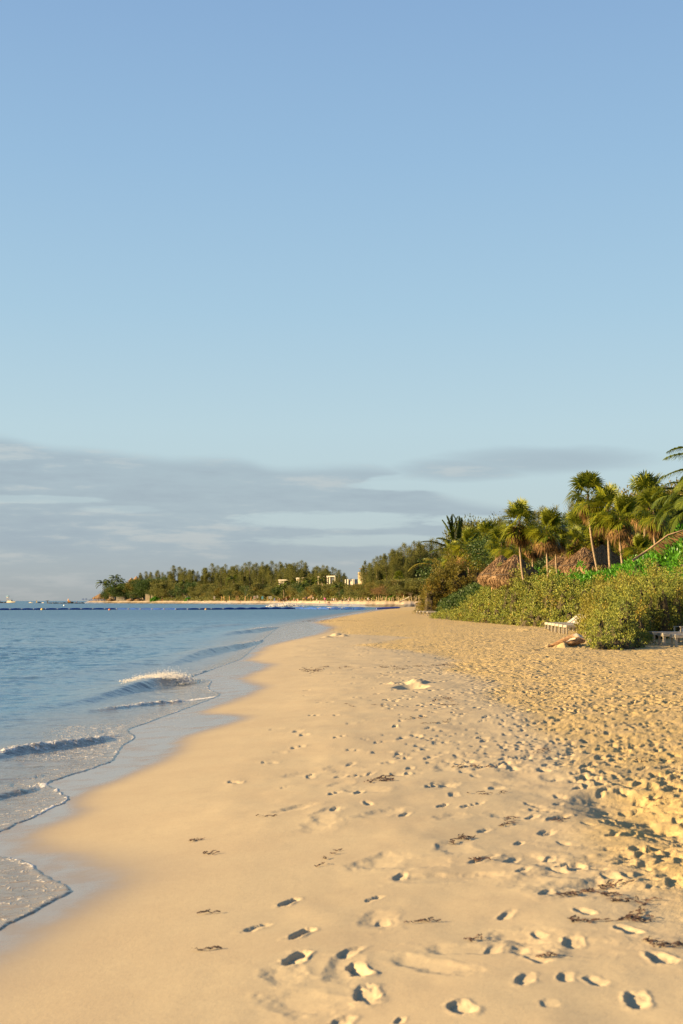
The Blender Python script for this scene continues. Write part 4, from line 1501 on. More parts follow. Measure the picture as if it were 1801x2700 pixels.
def thatch_roof_mesh(seed, R=1.9, Hh=2.0, n=5200, eave=.42, sl=.42):
    """bell-shaped thatch: a shell with a turned-under shaggy eave, covered with straws"""
    rng = np.random.default_rng(seed)
    prof = [(0.0, Hh), (.06, Hh - .01), (.13, Hh * .93), (.32, Hh * .74), (.55, Hh * .50), (.78, Hh * .26), (.92, Hh * .10), (1.0, -.04), (1.01, -.18), (.97, -.18 - eave * .45), (.88, -.14 - eave), (.80, -.1 - eave * .9), (.6, Hh * .30), (.1, Hh * .8)]
    pr = np.array([(r * R if r > .2 or z < Hh * .8 else r * R * .9, z) for r, z in prof])
    # unit of arc for straws
    m = MB()
    N = 40
    vs, fs = [], []
    for r, z in pr:
        for j in range(N):
            w = 2 * math.pi * j / N
            k = 1 + .035 * math.sin(3 * w + seed) + .025 * math.sin(7 * w + seed * 2) + .015 * math.sin(13 * w)
            vs.append((r * k * math.cos(w), r * k * math.sin(w), z + .04 * math.sin(5 * w + seed) * (z < .1)))
    for i in range(len(pr) - 1):
        for j in range(N):
            fs.append((i * N + j, (i + 1) * N + j, (i + 1) * N + (j + 1) % N, i * N + (j + 1) % N))
    V0, F0 = np.array(vs), np.array(fs)
    seg = pr[1:11]
    dl = np.linalg.norm(np.diff(seg, axis=0), axis=1) * (seg[:-1, 0] + .1)
    cum = np.concatenate([[0], np.cumsum(dl)]) / dl.sum()
    t = rng.uniform(0, 1, n)
    i = np.clip(np.searchsorted(cum, t) - 1, 0, len(dl) - 1)
    f = (t - cum[i]) / (cum[i + 1] - cum[i])
    rz = seg[i] * (1 - f[:, None]) + seg[i + 1] * f[:, None]
    tg = seg[i + 1] - seg[i]
    tg = tg / np.linalg.norm(tg, axis=1, keepdims=True)
    w = rng.uniform(0, 2 * math.pi, n)
    k = 1 + .035 * np.sin(3 * w + seed) + .025 * np.sin(7 * w + seed * 2) + .015 * np.sin(13 * w)
    cw, sw = np.cos(w), np.sin(w)
    B = np.stack([rz[:, 0] * k * cw, rz[:, 0] * k * sw, rz[:, 1] + .01], 1)
    nr = np.stack([-tg[:, 1] * cw, -tg[:, 1] * sw, tg[:, 0]], 1)
    D = np.stack([tg[:, 0] * cw, tg[:, 0] * sw, tg[:, 1]], 1) + nr * rng.uniform(.0, .07, (n, 1)) + rng.normal(size=(n, 3)) * .05
    V, Fq = leaf_quads(B - D * .1, D, sl * rng.uniform(.5, 1.3, n), .034, .1, rng)
    return npmesh('thatch_roof', np.vstack([V0, V]), np.vstack([F0, Fq + len(V0)])), pr


def parasol(label, apex, R, Hh, seed, eave_drop=.42, posts=((0, 0),), n=5200, group='thatched parasols behind the dune plants'):
    g0 = sand_z(apex.x, apex.y)
    o = empty('thatched_parasol', Vector((apex.x, apex.y, g0 - .15)))
    tag(o, label, 'parasol', group)
    me, pr = thatch_roof_mesh(seed, R, Hh, n, eave_drop)
    ro = link('roof', me, M['thatch'], o)
    zr = apex.z - Hh - (g0 - .15)
    ro.location = (0, 0, zr)
    rp = MB()
    ring = [(math.cos(a) * R * .945 * (1 + .035 * math.sin(3 * a + seed) + .025 * math.sin(7 * a + seed * 2)), math.sin(a) * R * .945 * (1 + .035 * math.sin(3 * a + seed) + .025 * math.sin(7 * a + seed * 2)), Hh * .10 + .03 * math.sin(5 * a)) for a in np.linspace(0, 2 * math.pi, 41)]
    rp.tube(ring, .03, 5, False)
    rp.build('rope_tie', M['rope'], ro)
    for x, y in posts:
        MB().tube([(x, y, 0), (x + .02, y, zr * .5), (x, y, zr + Hh * .45)], [.085, .08, .075], 9).build('post', M['pole'], o, True)
    return o


parasol('thatched parasol on orange wooden posts, the farther one of the left pair', P(1322, 1464, 111), 1.85, 1.65, 1, posts=((-.8, -.7), (-.1, .3)))
parasol('thatched parasol in front of the left pair, crossed by a leaning palm trunk', P(1358, 1463, 103), 1.95, 1.65, 2, .5)
parasol('farthest and smallest of the three thatched parasols on the right', P(1496, 1447, 112), 1.85, 1.5, 3, .5)
parasol('middle one of the three overlapping thatched parasols on the right', P(1540, 1444, 106), 1.85, 1.5, 4, .5)
parasol('front and largest of the three thatched parasols, crossed by slim palm trunks', P(1588, 1437, 99), 1.9, 1.5, 5, .5)
_p = P(1700, 1470, 101)
parasol('thatched parasol mostly hidden by green plants right of the palm trunks', Vector((_p.x, _p.y, _p.z + .3)), 1.7, 1.4, 6, .5, n=3000)

# ---------------------------------------------------------------- sunbeds
M['bedwood'] = simple('weathered_white_timber', (0.34, 0.29, 0.215), .7, .12, 9, bump=.2)
M['bedtop'] = simple('pale_slat_timber', (0.43, 0.385, 0.31), .65, .12, 9, bump=.2)


def sunbed(label, loc, rz, raised=35, group='sunbeds by the dune', arm=False):
    """1.95 m long: foot end at the origin side (-x), head at +x"""
    o = empty('sunbed', loc, rz)
    tag(o, label, 'sunbed', group)
    L, Wd, Hh = 1.95, .66, .36
    f = MB()
    for s in (-1, 1):
        f.box((L / 2, s * (Wd / 2 - .02), Hh - .045), (L, .04, .09))
    f.box((.02, 0, Hh - .047), (.036, Wd - .082, .085))
    f.box((L - .02, 0, Hh - .047), (.036, Wd - .082, .085))
    f.box((L * .62, 0, Hh - .05), (.05, Wd - .082, .06))
    f.build('frame', M['bedwood'], o)
    for x in (.055, L * .62):
        for s in (-1, 1):
            MB().box((x, s * (Wd / 2 - .066), Hh / 2 - .06), (.085, .05, Hh + .05)).build('leg', M['bedwood'], o)
    m = MB()
    for k in range(7):
        y = (k - 3) * .092
        m.box((L * .31, y, Hh + .012), (L * .61, .078, .022))
    m.build('seat_slats', M['bedtop'], o)
    b = MB()
    a = math.radians(raised)
    rot = Matrix.Rotation(-a, 3, 'Y')
    bl = .74
    for k in range(7):
        y = (k - 3) * .092
        c = Vector((L * .625, y, Hh + .015)) + rot @ Vector((bl / 2, 0, .0))
        b.box(c, (bl, .078, .022), rot)
    for kx in (.15, .6):
        c = Vector((L * .625, 0, Hh + .015)) + rot @ Vector((kx, 0, -.026))
        b.box(c, (.06, Wd - .1, .026), rot)
    b.build('backrest', M['bedtop'], o)
    if arm:
        for s in (-1, 1):
            r = MB()
            r.box((L * .55, s * (Wd / 2 + .02), Hh + .10), (.05, .03, .2))
            r.box((L * .75, s * (Wd / 2 + .02), Hh + .21), (L * .45, .05, .025))
            r.build('armrest', M['bedwood'], o)
    return o


def beds():
    # right-hand group, seen from the foot end
    for lab, px, d, rz in (("pale timber sunbed nearest the silver bush in the right edge group", 1714, 53.0, .12), ("pale timber sunbed in the middle of the right edge group", 1741, 50.8, .10), ("pale timber sunbed nearest the camera at the right edge", 1773, 48.6, .08)):
        p = on_sand(px, d, .05)
        sunbed(lab, p, rz, 38, 'sunbeds at the right edge', True)
    for i, (px, d, rz, lab) in enumerate(((1440, 76, .10, 'far left sunbed of the row ending at the driftwood'), (1449, 74.3, .10, 'second sunbed from the left in the row ending at the driftwood'), (1458, 72.6, .10, 'third sunbed from the left in the row ending at the driftwood'),
                                          (1468, 71.0, .09, 'third sunbed from the driftwood in the row of pale beds beside it'), (1478, 69.3, .09, 'second sunbed from the driftwood in the row of pale beds beside it'), (1489, 67.7, .08, 'sunbed closest to the driftwood, partly behind the silver bush'))):
        p = on_sand(px, d, .05)
        sunbed(lab, p, rz, 36 if i < 3 else 0, 'row of sunbeds behind the driftwood', False)
    for i, (px, d, rz, lab, r) in enumerate(((1098, 166, .06, 'outermost flat sunbed of the far row in front of the olive bush', 0), (1106, 161, .06, 'second flat sunbed of the far row in front of the olive bush', 0), (1115, 156, .05, 'third flat sunbed of the far row below the olive bush', 0),
                                             (1146, 158, .05, 'far sunbed with raised back leaning under the olive bush, left of two', 44), (1158, 152, .05, 'far sunbed with raised back leaning under the olive bush, right of two', 44), (1126, 150, .05, 'flat sunbed of the far row closest to the dune tip', 0), (1172, 150, .05, 'far sunbed with raised back half hidden by the dune tip', 44))):
        p = on_sand(px, d, .05)
        o = sunbed(lab, p, rz, r, 'far row of sunbeds by the olive bush', False)


beds()


# ---------------------------------------------------------------- driftwood
def driftwood():
    m, g, bs = new_mat('driftwood')
    tc = g.node('ShaderNodeTexCoord')
    mp = g.node('ShaderNodeMapping')
    mp.inputs['Scale'].default_value = (1.5, 9, 9)
    g.l.new(tc.outputs['Object'], mp.inputs[0])
    n = g.noise(mp.outputs[0], 2.5, 5, .65)
    g.l.new(g.mixc(g.smooth(n, .35, .68), (.16, .075, .03), (.46, .27, .12)), bs.inputs['Base Color'])
    bs.inputs['Roughness'].default_value = .9
    b = g.node('ShaderNodeBump')
    b.inputs['Distance'].default_value = .04
    b.inputs['Strength'].default_value = .8
    g.l.new(n, b.inputs['Height'])
    g.l.new(b.outputs[0], bs.inputs['Normal'])
    d = 48.2
    a = on_sand(1436, d)
    o = empty('driftwood_log', a)
    tag(o, 'split brown driftwood log with a pale broken end on sand by the silver bush', 'driftwood')
    t = MB()
    def ridged(pts, rad, nn=12, seed=0):
        b0 = len(t.v)
        t.tube(pts, rad, nn)
        for k in range(b0, len(t.v)):
            v = Vector(t.v[k])
            q = math.sin(v.x * 7 + v.z * 13 + seed) * .02 + math.sin(v.x * 17 + v.y * 21) * .012
            t.v[k] = tuple(v + Vector((0, q, q * 1.2)))
    ridged([(-.05, 0, .0), (.25, 0, .07), (.55, 0, .16), (.85, .05, .27), (1.10, .1, .33)], [.015, .06, .10, .15, .12])
    ridged([(.62, -.12, .12), (.85, -.15, .2), (1.1, -.1, .24), (1.35, 0, .22)], [.05, .1, .11, .07], 10, 2)
    t.build('trunk', m, o, True)
    p = MB()
    p.tube([(.92, .04, .38), (1.05, .02, .40), (1.22, .05, .33), (1.33, .06, .22)], [.03, .09, .10, .05], 9)
    p.tube([(.72, -.20, .20), (.85, -.24, .27), (1.0, -.2, .31)], [.02, .045, .03], 7)
    p.build('broken_end', simple('fresh_wood', (.62, .50, .34), .8, .12, 5), o, True)


driftwood()
# ---------------------------------------------------------------- the far shore of the bay
FDT = np.array([(-200, 1150), (200, 1080), (300, 1030), (400, 965), (495, 885), (600, 780), (667, 715), (775, 630), (857, 510), (910, 465), (971, 418), (1060, 378), (1130, 360), (1300, 355)])


def fd(px):
    return 1.12 * float(np.interp(px, FDT[:, 0], FDT[:, 1]))


FOFF = [-14, -6, 0, 3, 8, 16, 24, 40]
FZ = [-1.2, -.6, -.30, .35, .85, 1.35, 1.75, 2.2]


def far_pt(px, off, lift=0.0):
    d = fd(px) + off
    return Vector(((px - CX) / F * d, d, float(np.interp(off, FOFF, FZ)) + lift))


def far_ground():
    pxs = np.concatenate([np.linspace(212, 262, 14), np.linspace(270, 1150, 150)])
    V, Fq = [], []
    for i, px in enumerate(pxs):
        k = float(np.clip((px - 205) / 40, .1, 1))
        wob = 2.5 * math.sin(px * .11) + 1.6 * math.sin(px * .37)
        for off, z in zip(FOFF, FZ):
            d = fd(px) + off * (.4 + .6 * k) + wob
            V.append(((px - CX) / F * d, d, -.9 + (z + .9) * k ))
    n = len(FOFF)
    for i in range(len(pxs) - 1):
        for j in range(n - 1):
            Fq.append((i * n + j, (i + 1) * n + j, (i + 1) * n + j + 1, i * n + j + 1))
    m, g, bs = new_mat('far_sand')
    geo = g.node('ShaderNodeNewGeometry')
    sp = g.node('ShaderNodeSeparateXYZ')
    g.l.new(geo.outputs['Position'], sp.inputs[0])
    n = g.noise(geo.outputs['Position'], .18, 4, .6)
    wet_ = g.smooth(g.m('ADD', sp.outputs[2], g.m('MULTIPLY', n, .5)), .55, 1.15, 1, 0)
    c_ = g.mixc(g.smooth(n, .35, .65), (0.31, 0.235, 0.155), (0.42, 0.32, 0.21))
    g.l.new(g.mixc(wet_, c_, (.18, .15, .11)), bs.inputs['Base Color'])
    g.l.new(g.m('MULTIPLY_ADD', wet_, -.75, .95), bs.inputs['Roughness'])
    o = link('far_beach', npmesh('far_beach', np.array(V), np.array(Fq), True), m)
    tag(o, 'thin pale beach along the far shore of the bay', 'beach', kind='structure')
    V, Fq = [], []
    offs = [(20, 1.6), (34, 2.4), (60, 3.2), (120, 4.0), (260, 4.2), (420, 0)]
    pxs = np.linspace(236, 1170, 110)
    for px in pxs:
        for off, z in offs:
            d = fd(px) + off
            k = min(1, max(.1, (px - 236) / 30))
            V.append(((px - CX) / F * d, d, z * k + .5 * math.sin(px * .2 + off)))
    n = len(offs)
    for i in range(len(pxs) - 1):
        for j in range(n - 1):
            Fq.append((i * n + j, (i + 1) * n + j, (i + 1) * n + j + 1, i * n + j + 1))
    o = link('headland_ground', npmesh('headland_ground', np.array(V), np.array(Fq), True), simple('scrub_ground', (.10, .085, .04), .95, .4, .3))
    tag(o, 'low green headland behind the far beach', 'land', kind='structure')
    # white line of small breakers along it
    rng = np.random.default_rng(8)
    V, Fq = [], []
    for px in np.arange(225, 1000, 1.1):
        if rng.random() < .6:
            continue
        p = far_pt(px, rng.choice([-5.0, -9.0, -14.0]) + rng.normal() * 1.5)
        w, h = rng.uniform(.8, 2.2), rng.uniform(.03, .12)
        b = len(V)
        V += [(p.x - w, p.y, LEVEL), (p.x, p.y - .5, LEVEL), (p.x + w, p.y, LEVEL), (p.x, p.y + .8, LEVEL), (p.x, p.y, LEVEL + h)]
        for i in range(4):
            Fq.append((b + i, b + (i + 1) % 4, b + 4))
    o = link('shore_foam', npmesh('shore_foam', np.array(V), np.array(Fq)), M['foam'])
    tag(o, 'broken white foam line along the far beach', 'foam', kind='stuff')


M['foam'] = simple('white_foam', (.62, .58, .53), .7, .06, 8)
far_ground()

GF = 'casuarinas on the far headland'
LAND = [(271, 'the leftmost palm of the headland'), (300, 'the cream block among the headland palms'), (345, 'the thatched tower'), (397, 'the cream beach walls'), (426, 'the brown skirted far palm'), (495, 'the white post on the far beach'),
        (590, 'the fence gate frame'), (647, 'the feather flag'), (692, 'the beach notice boards'), (755, 'the white columned house'), (798, 'the low brown flat roof'), (864, 'the long white house'), (922, 'the small white block'), (959, 'the tan block with a dark canopy'), (1030, 'the driftwood pole fence')]
ORD = ['first', 'second', 'third', 'fourth', 'fifth', 'sixth', 'seventh', 'eighth', 'ninth']


def place_labels(xs, kind, verb='behind'):
    """label each of a run of look-alikes by counting from the closest landmark"""
    out = [None] * len(xs)
    by = {}
    for i, x in enumerate(xs):
        k = min(range(len(LAND)), key=lambda j: abs(LAND[j][0] - x))
        by.setdefault(k, []).append(i)
    for k, ids in by.items():
        lx, ln = LAND[k]
        L = sorted([i for i in ids if xs[i] < lx - 3], key=lambda i: -xs[i])
        R = sorted([i for i in ids if xs[i] > lx + 3], key=lambda i: xs[i])
        Mid = [i for i in ids if abs(xs[i] - lx) <= 3]
        for i in Mid:
            out[i] = f"{kind} straight {verb} {ln}"
        for s, arr in (('left', L), ('right', R)):
            for n, i in enumerate(arr):
                out[i] = f"{kind}, {ORD[n]} to the {s} of {ln}" if len(arr) > 1 else f"{kind} just to the {s} of {ln}"
    return out


def far_trees():
    T = [(370, 1515), (385, 1511), (416, 1508), (428, 1513), (443, 1512), (458, 1496), (475, 1499), (487, 1502), (499, 1506), (521, 1511), (543, 1503), (557, 1490), (574, 1496), (584, 1502), (595, 1493), (614, 1498), (625, 1494), (637, 1497), (646, 1489), (659, 1486), (676, 1489), (692, 1487),
         (704, 1493), (714, 1484), (728, 1492), (741, 1486), (755, 1490), (763, 1492), (775, 1489), (783, 1487), (795, 1483), (806, 1488), (829, 1500), (836, 1497), (843, 1501), (852, 1495), (862, 1497), (875, 1500), (885, 1504), (894, 1511), (908, 1515), (650, 1500), (690, 1498), (605, 1507), (765, 1500)]
    T.sort()
    labs = place_labels([t[0] for t in T], 'tall feathery casuarina', 'near')
    for i, ((px, top), lab) in enumerate(zip(T, labs)):
        d = fd(px) + 95 + 25 * math.sin(i * 2.3)
        casuarina(lab, px, top - 3, 1574, d, i, (1.1 if 440 < px < 480 else 1.0), GF, z0=2.5)
    T = [(976, 1490), (985, 1478), (994, 1473), (1004, 1471), (1016, 1472), (1026, 1466), (1034, 1453), (1046, 1457), (1055, 1450), (1062, 1438), (1074, 1452), (1083, 1446), (1093, 1434), (1102, 1446), (1112, 1440), (1124, 1438), (1136, 1426), (1150, 1430), (1163, 1440)]
    lm = ['leftmost of the sunlit casuarinas right of the tan block'] + [f'{w} from the left of the sunlit casuarinas right of the tan block' for w in ORD[1:]]
    ws = ['highest middle spire', 'lower spire right of the highest', 'dense casuarina right of the middle spires', 'tall spire above the driftwood pole fence', 'shorter spire next to the tall fence spire', 'casuarina just left of the olive bush', 'casuarina rising behind the olive bush left side', 'tallest casuarina behind the olive bush', 'casuarina between the olive bush and upright coconut palm', 'last casuarina before the upright coconut palm']
    for i, (px, top) in enumerate(T):
        d = 495 + 22 * math.sin(i * 1.9)
        lab = lm[i] if i < 9 else ws[i - 9] + ' in the sunlit casuarina group'
        casuarina(lab, px, top - 3, 1570, d, i + 2, .85, 'sunlit casuarinas right of the tan block', z0=1.0)


far_trees()


def far_shrubs():
    rg = random.Random(21)
    T = []
    for px, top, w in ((279, 1562, .8), (289, 1552, .8), (305, 1544, .9), (320, 1538, 1), (333, 1535, 1), (300, 1552, .9), (312, 1548, 1), (326, 1546, 1), (340, 1549, .9), (378, 1524, 1), (398, 1524, 1), (412, 1520, 1), (432, 1526, 1), (335, 1555, .9), (352, 1545, 1), (372, 1535, 1.1), (388, 1540, 1), (405, 1540, 1), (420, 1548, 1), (440, 1540, 1), (455, 1535, 1), (470, 1538, 1), (490, 1540, 1), (509, 1529, 1), (520, 1546, 1), (543, 1559, 1), (556, 1540, 1), (570, 1555, 1), (583, 1541, 1), (597, 1545, 1), (612, 1550, 1), (628, 1545, 1), (640, 1536, 1), (658, 1545, 1), (670, 1550, 1), (682, 1538, 1), (700, 1534, 1), (710, 1545, 1), (729, 1542, 1), (748, 1546, 1), (770, 1545, 1), (783, 1538, 1),
                       (796, 1537, 1), (812, 1530, 1), (830, 1540, 1), (846, 1541, 1), (857, 1540, 1), (868, 1540, 1), (880, 1540, 1), (893, 1545, 1), (905, 1540, 1), (918, 1546, 1), (932, 1540, 1), (944, 1546, 1), (962, 1537, 1), (976, 1540, 1), (990, 1535, 1), (1004, 1538, 1), (1020, 1530, 1), (1036, 1535, 1), (1052, 1525, 1), (1068, 1535, 1), (1085, 1528, 1), (1100, 1520, 1)):
        T.append((px, top, w))
    labs = place_labels([t[0] for t in T], 'rounded low olive tree', 'near')
    mats = [M['farleaf'], M['olive'], M['farleaf'], M['dark_leaf']]
    for i, ((px, top, w), lab) in enumerate(zip(T, labs)):
        d = fd(px) + 50 + rg.uniform(-10, 12)
        if px <= 356:
            d = fd(px) + (34 if px < 327 else 64)
        if px >= 960:
            d = fd(px) + 30 + rg.uniform(-4, 6)
            w *= 1.15
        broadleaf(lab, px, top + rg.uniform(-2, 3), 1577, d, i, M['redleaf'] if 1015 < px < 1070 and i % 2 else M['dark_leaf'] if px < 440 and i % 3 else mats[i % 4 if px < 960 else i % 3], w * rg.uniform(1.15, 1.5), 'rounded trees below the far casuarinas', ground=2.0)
    # low scrub nobody could count
    rng = np.random.default_rng(77)
    n = 26000
    px = rng.uniform(395, 1150, n)
    k = rng.uniform(0, 1, n)
    d = 1.12 * np.interp(px, FDT[:, 0], FDT[:, 1]) + 22 + 30 * k
    hgt = (1.2 + 2.4 * k) * (0.6 + .8 * vnoise(px * .12, k * 3, 5)) * rng.uniform(0, 1, n) ** .6
    B = np.stack([(px - CX) / F * d, d, 1.2 + 1.0 * k + hgt], 1)
    V, Fq = leaf_quads(B, rng.normal(size=(n, 3)) + np.array([0, -.4, .4]), rng.uniform(.5, 1.1, n), rng.uniform(.3, .6, n), .15, rng)
    o = link('coastal_scrub', npmesh('coastal_scrub', V, Fq), M['farleaf'])
    tag(o, 'low olive coastal scrub along the back of the far beach', 'scrub', kind='stuff')
    # green mound by the cream walls
    p = far_pt(413, 24)
    s = fd(413) / F
    shrub('beach_shrub', 'low bright green mound of plants on the far beach beside the cream walls', [(p.x + dx * s, p.y, p.z - .4, r * s, h * s) for dx, r, h in ((-9, 9, 7), (0, 11, 12), (9, 9, 9), (15, 7, 5))], M['scaevola'], .5, 2.0, None, wr=.5)
    p = far_pt(497, 24)
    s = fd(497) / F
    shrub('beach_shrub', 'small green mound of plants on the far beach by the white post', [(p.x + dx * s, p.y, p.z - .4, r * s, h * s) for dx, r, h in ((-5, 6, 6), (2, 7, 8))], M['scaevola'], .5, 2.0, None, wr=.5)
    p = far_pt(1056, 26)
    s = fd(1056) / F
    shrub('beach_shrub', 'bright green shrub behind the leaning pole of the driftwood fence', [(p.x + dx * s, p.y + 10, p.z - .4, r * s, h * s) for dx, r, h in ((-14, 14, 22), (0, 16, 30), (14, 14, 24))], M['scaevola'], .4, 2.5, None, wr=.5)


far_shrubs()


def far_palms():
    gr = 'coconut palms on the far headland'
    fr = [(a + 15 * (i % 3), e, 1.0, dr) for i, (a, e, dr) in enumerate([(-90, 20, 90), (-70, 45, 90), (90, 25, 90), (70, 45, 90), (-100, -5, 70), (100, 0, 70), (-45, 62, 80), (45, 62, 80), (0, 75, 80), (-120, 40, 90), (120, 40, 90), (180, 45, 90), (-85, 65, 90), (85, 60, 90)])]
    for lab, px, cy, by, R, off in (("leftmost coconut palm at the tip of the far headland", 271, 1541, 1583, 13, 26), ("coconut palm second from the tip, over the big thatched roof", 291, 1539, 1583, 12, 30), ("tallest coconut palm of the cluster at the headland tip", 303, 1527, 1583, 12, 34),
                                    ("coconut palm between the headland's tallest palm and the thatched tower", 315, 1537, 1583, 12, 34), ("low coconut palm directly left of the thatched tower", 324, 1552, 1583, 12, 28), ("second low coconut palm left of the thatched tower", 334, 1548, 1583, 10, 40), ("coconut palm behind the leftmost one at the headland tip", 283, 1545, 1583, 10, 40),
                                    ("brown skirted coconut palm in front of the dark headland trees", 426, 1546, 1583, 12, 28), ("coconut palm in a gap right of the brown skirted far palm", 488, 1540, 1583, 11, 36), ("coconut palm before the middle of the far casuarina line", 615, 1530, 1580, 14, 42),
                                    ("coconut palm right of the white columned house", 765, 1546, 1580, 17, 34), ("broad coconut palm under the low brown flat roof", 819, 1540, 1580, 18, 36), ("slim coconut palm with a long bare trunk on the far beach", 848, 1535, 1577, 13, 24), ("low coconut palm below the long white house", 893, 1552, 1577, 16, 30), ("coconut palm below the white columned house", 746, 1550, 1580, 14, 30)):
        d = fd(px) + off
        c = P(px, cy, d)
        f = far_pt(px + (5 if 'slim' in lab else random.uniform(-2, 2)), off, -.3)
        s = R / F * d
        coco_palm('coconut_palm', lab, c, f, [(a, e, s * 1.7, dr) for a, e, L, dr in fr], M['coco'], 'palm tree', gr, .2, 34, .12)
    for lab, px, cy, R, v in (("far thatch palm in the low trees left of the driftwood pole fence", 1008, 1512, 15, 1), ("far thatch palm with a thin trunk before the sunlit casuarinas", 1017, 1530, 14, 2), ("far thatch palm in the sunlit casuarina group above the fence", 1052, 1520, 15, 3), ("far thatch palm low under the tan block", 968, 1540, 11, 0)):
        d = fd(px) + 34
        fan_palm(lab, P(px, cy, d), far_pt(px + 2, 30, -.3), R / F * d * 1.15, v, group='thatch palms by the driftwood fence')


far_palms()

# ---------------------------------------------------------------- buildings on the far shore
M['cream'] = simple('cream_wall', (.46, .37, .24), .85, .08, .6)
M['white'] = simple('white_wall', (.37, .32, .24), .8, .06, .6)
M['tan'] = simple('tan_wall', (.42, .31, .18), .9, .1, .6)
M['roofslab'] = simple('pale_slab', (.36, .31, .24), .8, .06, .5)
M['darkwood'] = simple('dark_timber', (.10, .075, .055), .8, .2, 2)
M['glass'] = simple('dark_window', (.05, .06, .07), .15, .1, 1)


def house(name, label, px0, px1, ytop, ybot, d, wall, cols=3, slab=True, parts=(), canopy=False, cat='house'):
    a, b = P(px0, ytop, d), P(px1, ybot, d)
    w, h = b.x - a.x, a.z - b.z
    g0 = 2.0
    o = empty(name, Vector(((a.x + b.x) / 2, d, g0)), -0.62)
    tag(o, label, cat)
    H = a.z - g0
    MB().box((0, 4, (H - .5) / 2), (w * .9, 7, H - .5)).build('wall', wall, o)
    if slab:
        MB().box((0, 3.4, H - .3), (w, 9, .55)).build('roof', M['roofslab'], o)
    n = cols
    for i in range(n):
        x = -w * .44 + w * .88 * i / max(1, n - 1)
        MB().box((x, -.6, (H - .56) / 2), (.5, .5, H - .58)).build('column', wall, o)
    for i in range(max(1, n - 1)):
        if n > 1:
            x = -w * .44 + w * .88 * (i + .5) / (n - 1)
            f = MB().box((x, .44, H - h * .55), (w * .88 / (n - 1) * .62, .1, h * .5)).build('window', M['glass'], o)
    if canopy:
        r = MB().box((w * .12, 2.5, H + .9), (w * .62, 6, .25), Matrix.Rotation(-.06, 3, 'Y'))
        r.build('canopy', M['darkwood'], o)
        for x in (-.12, .32):
            MB().box((w * x, 1.2, H + .3), (.25, .25, 1.3)).build('canopy_post', M['darkwood'], o)
    return o


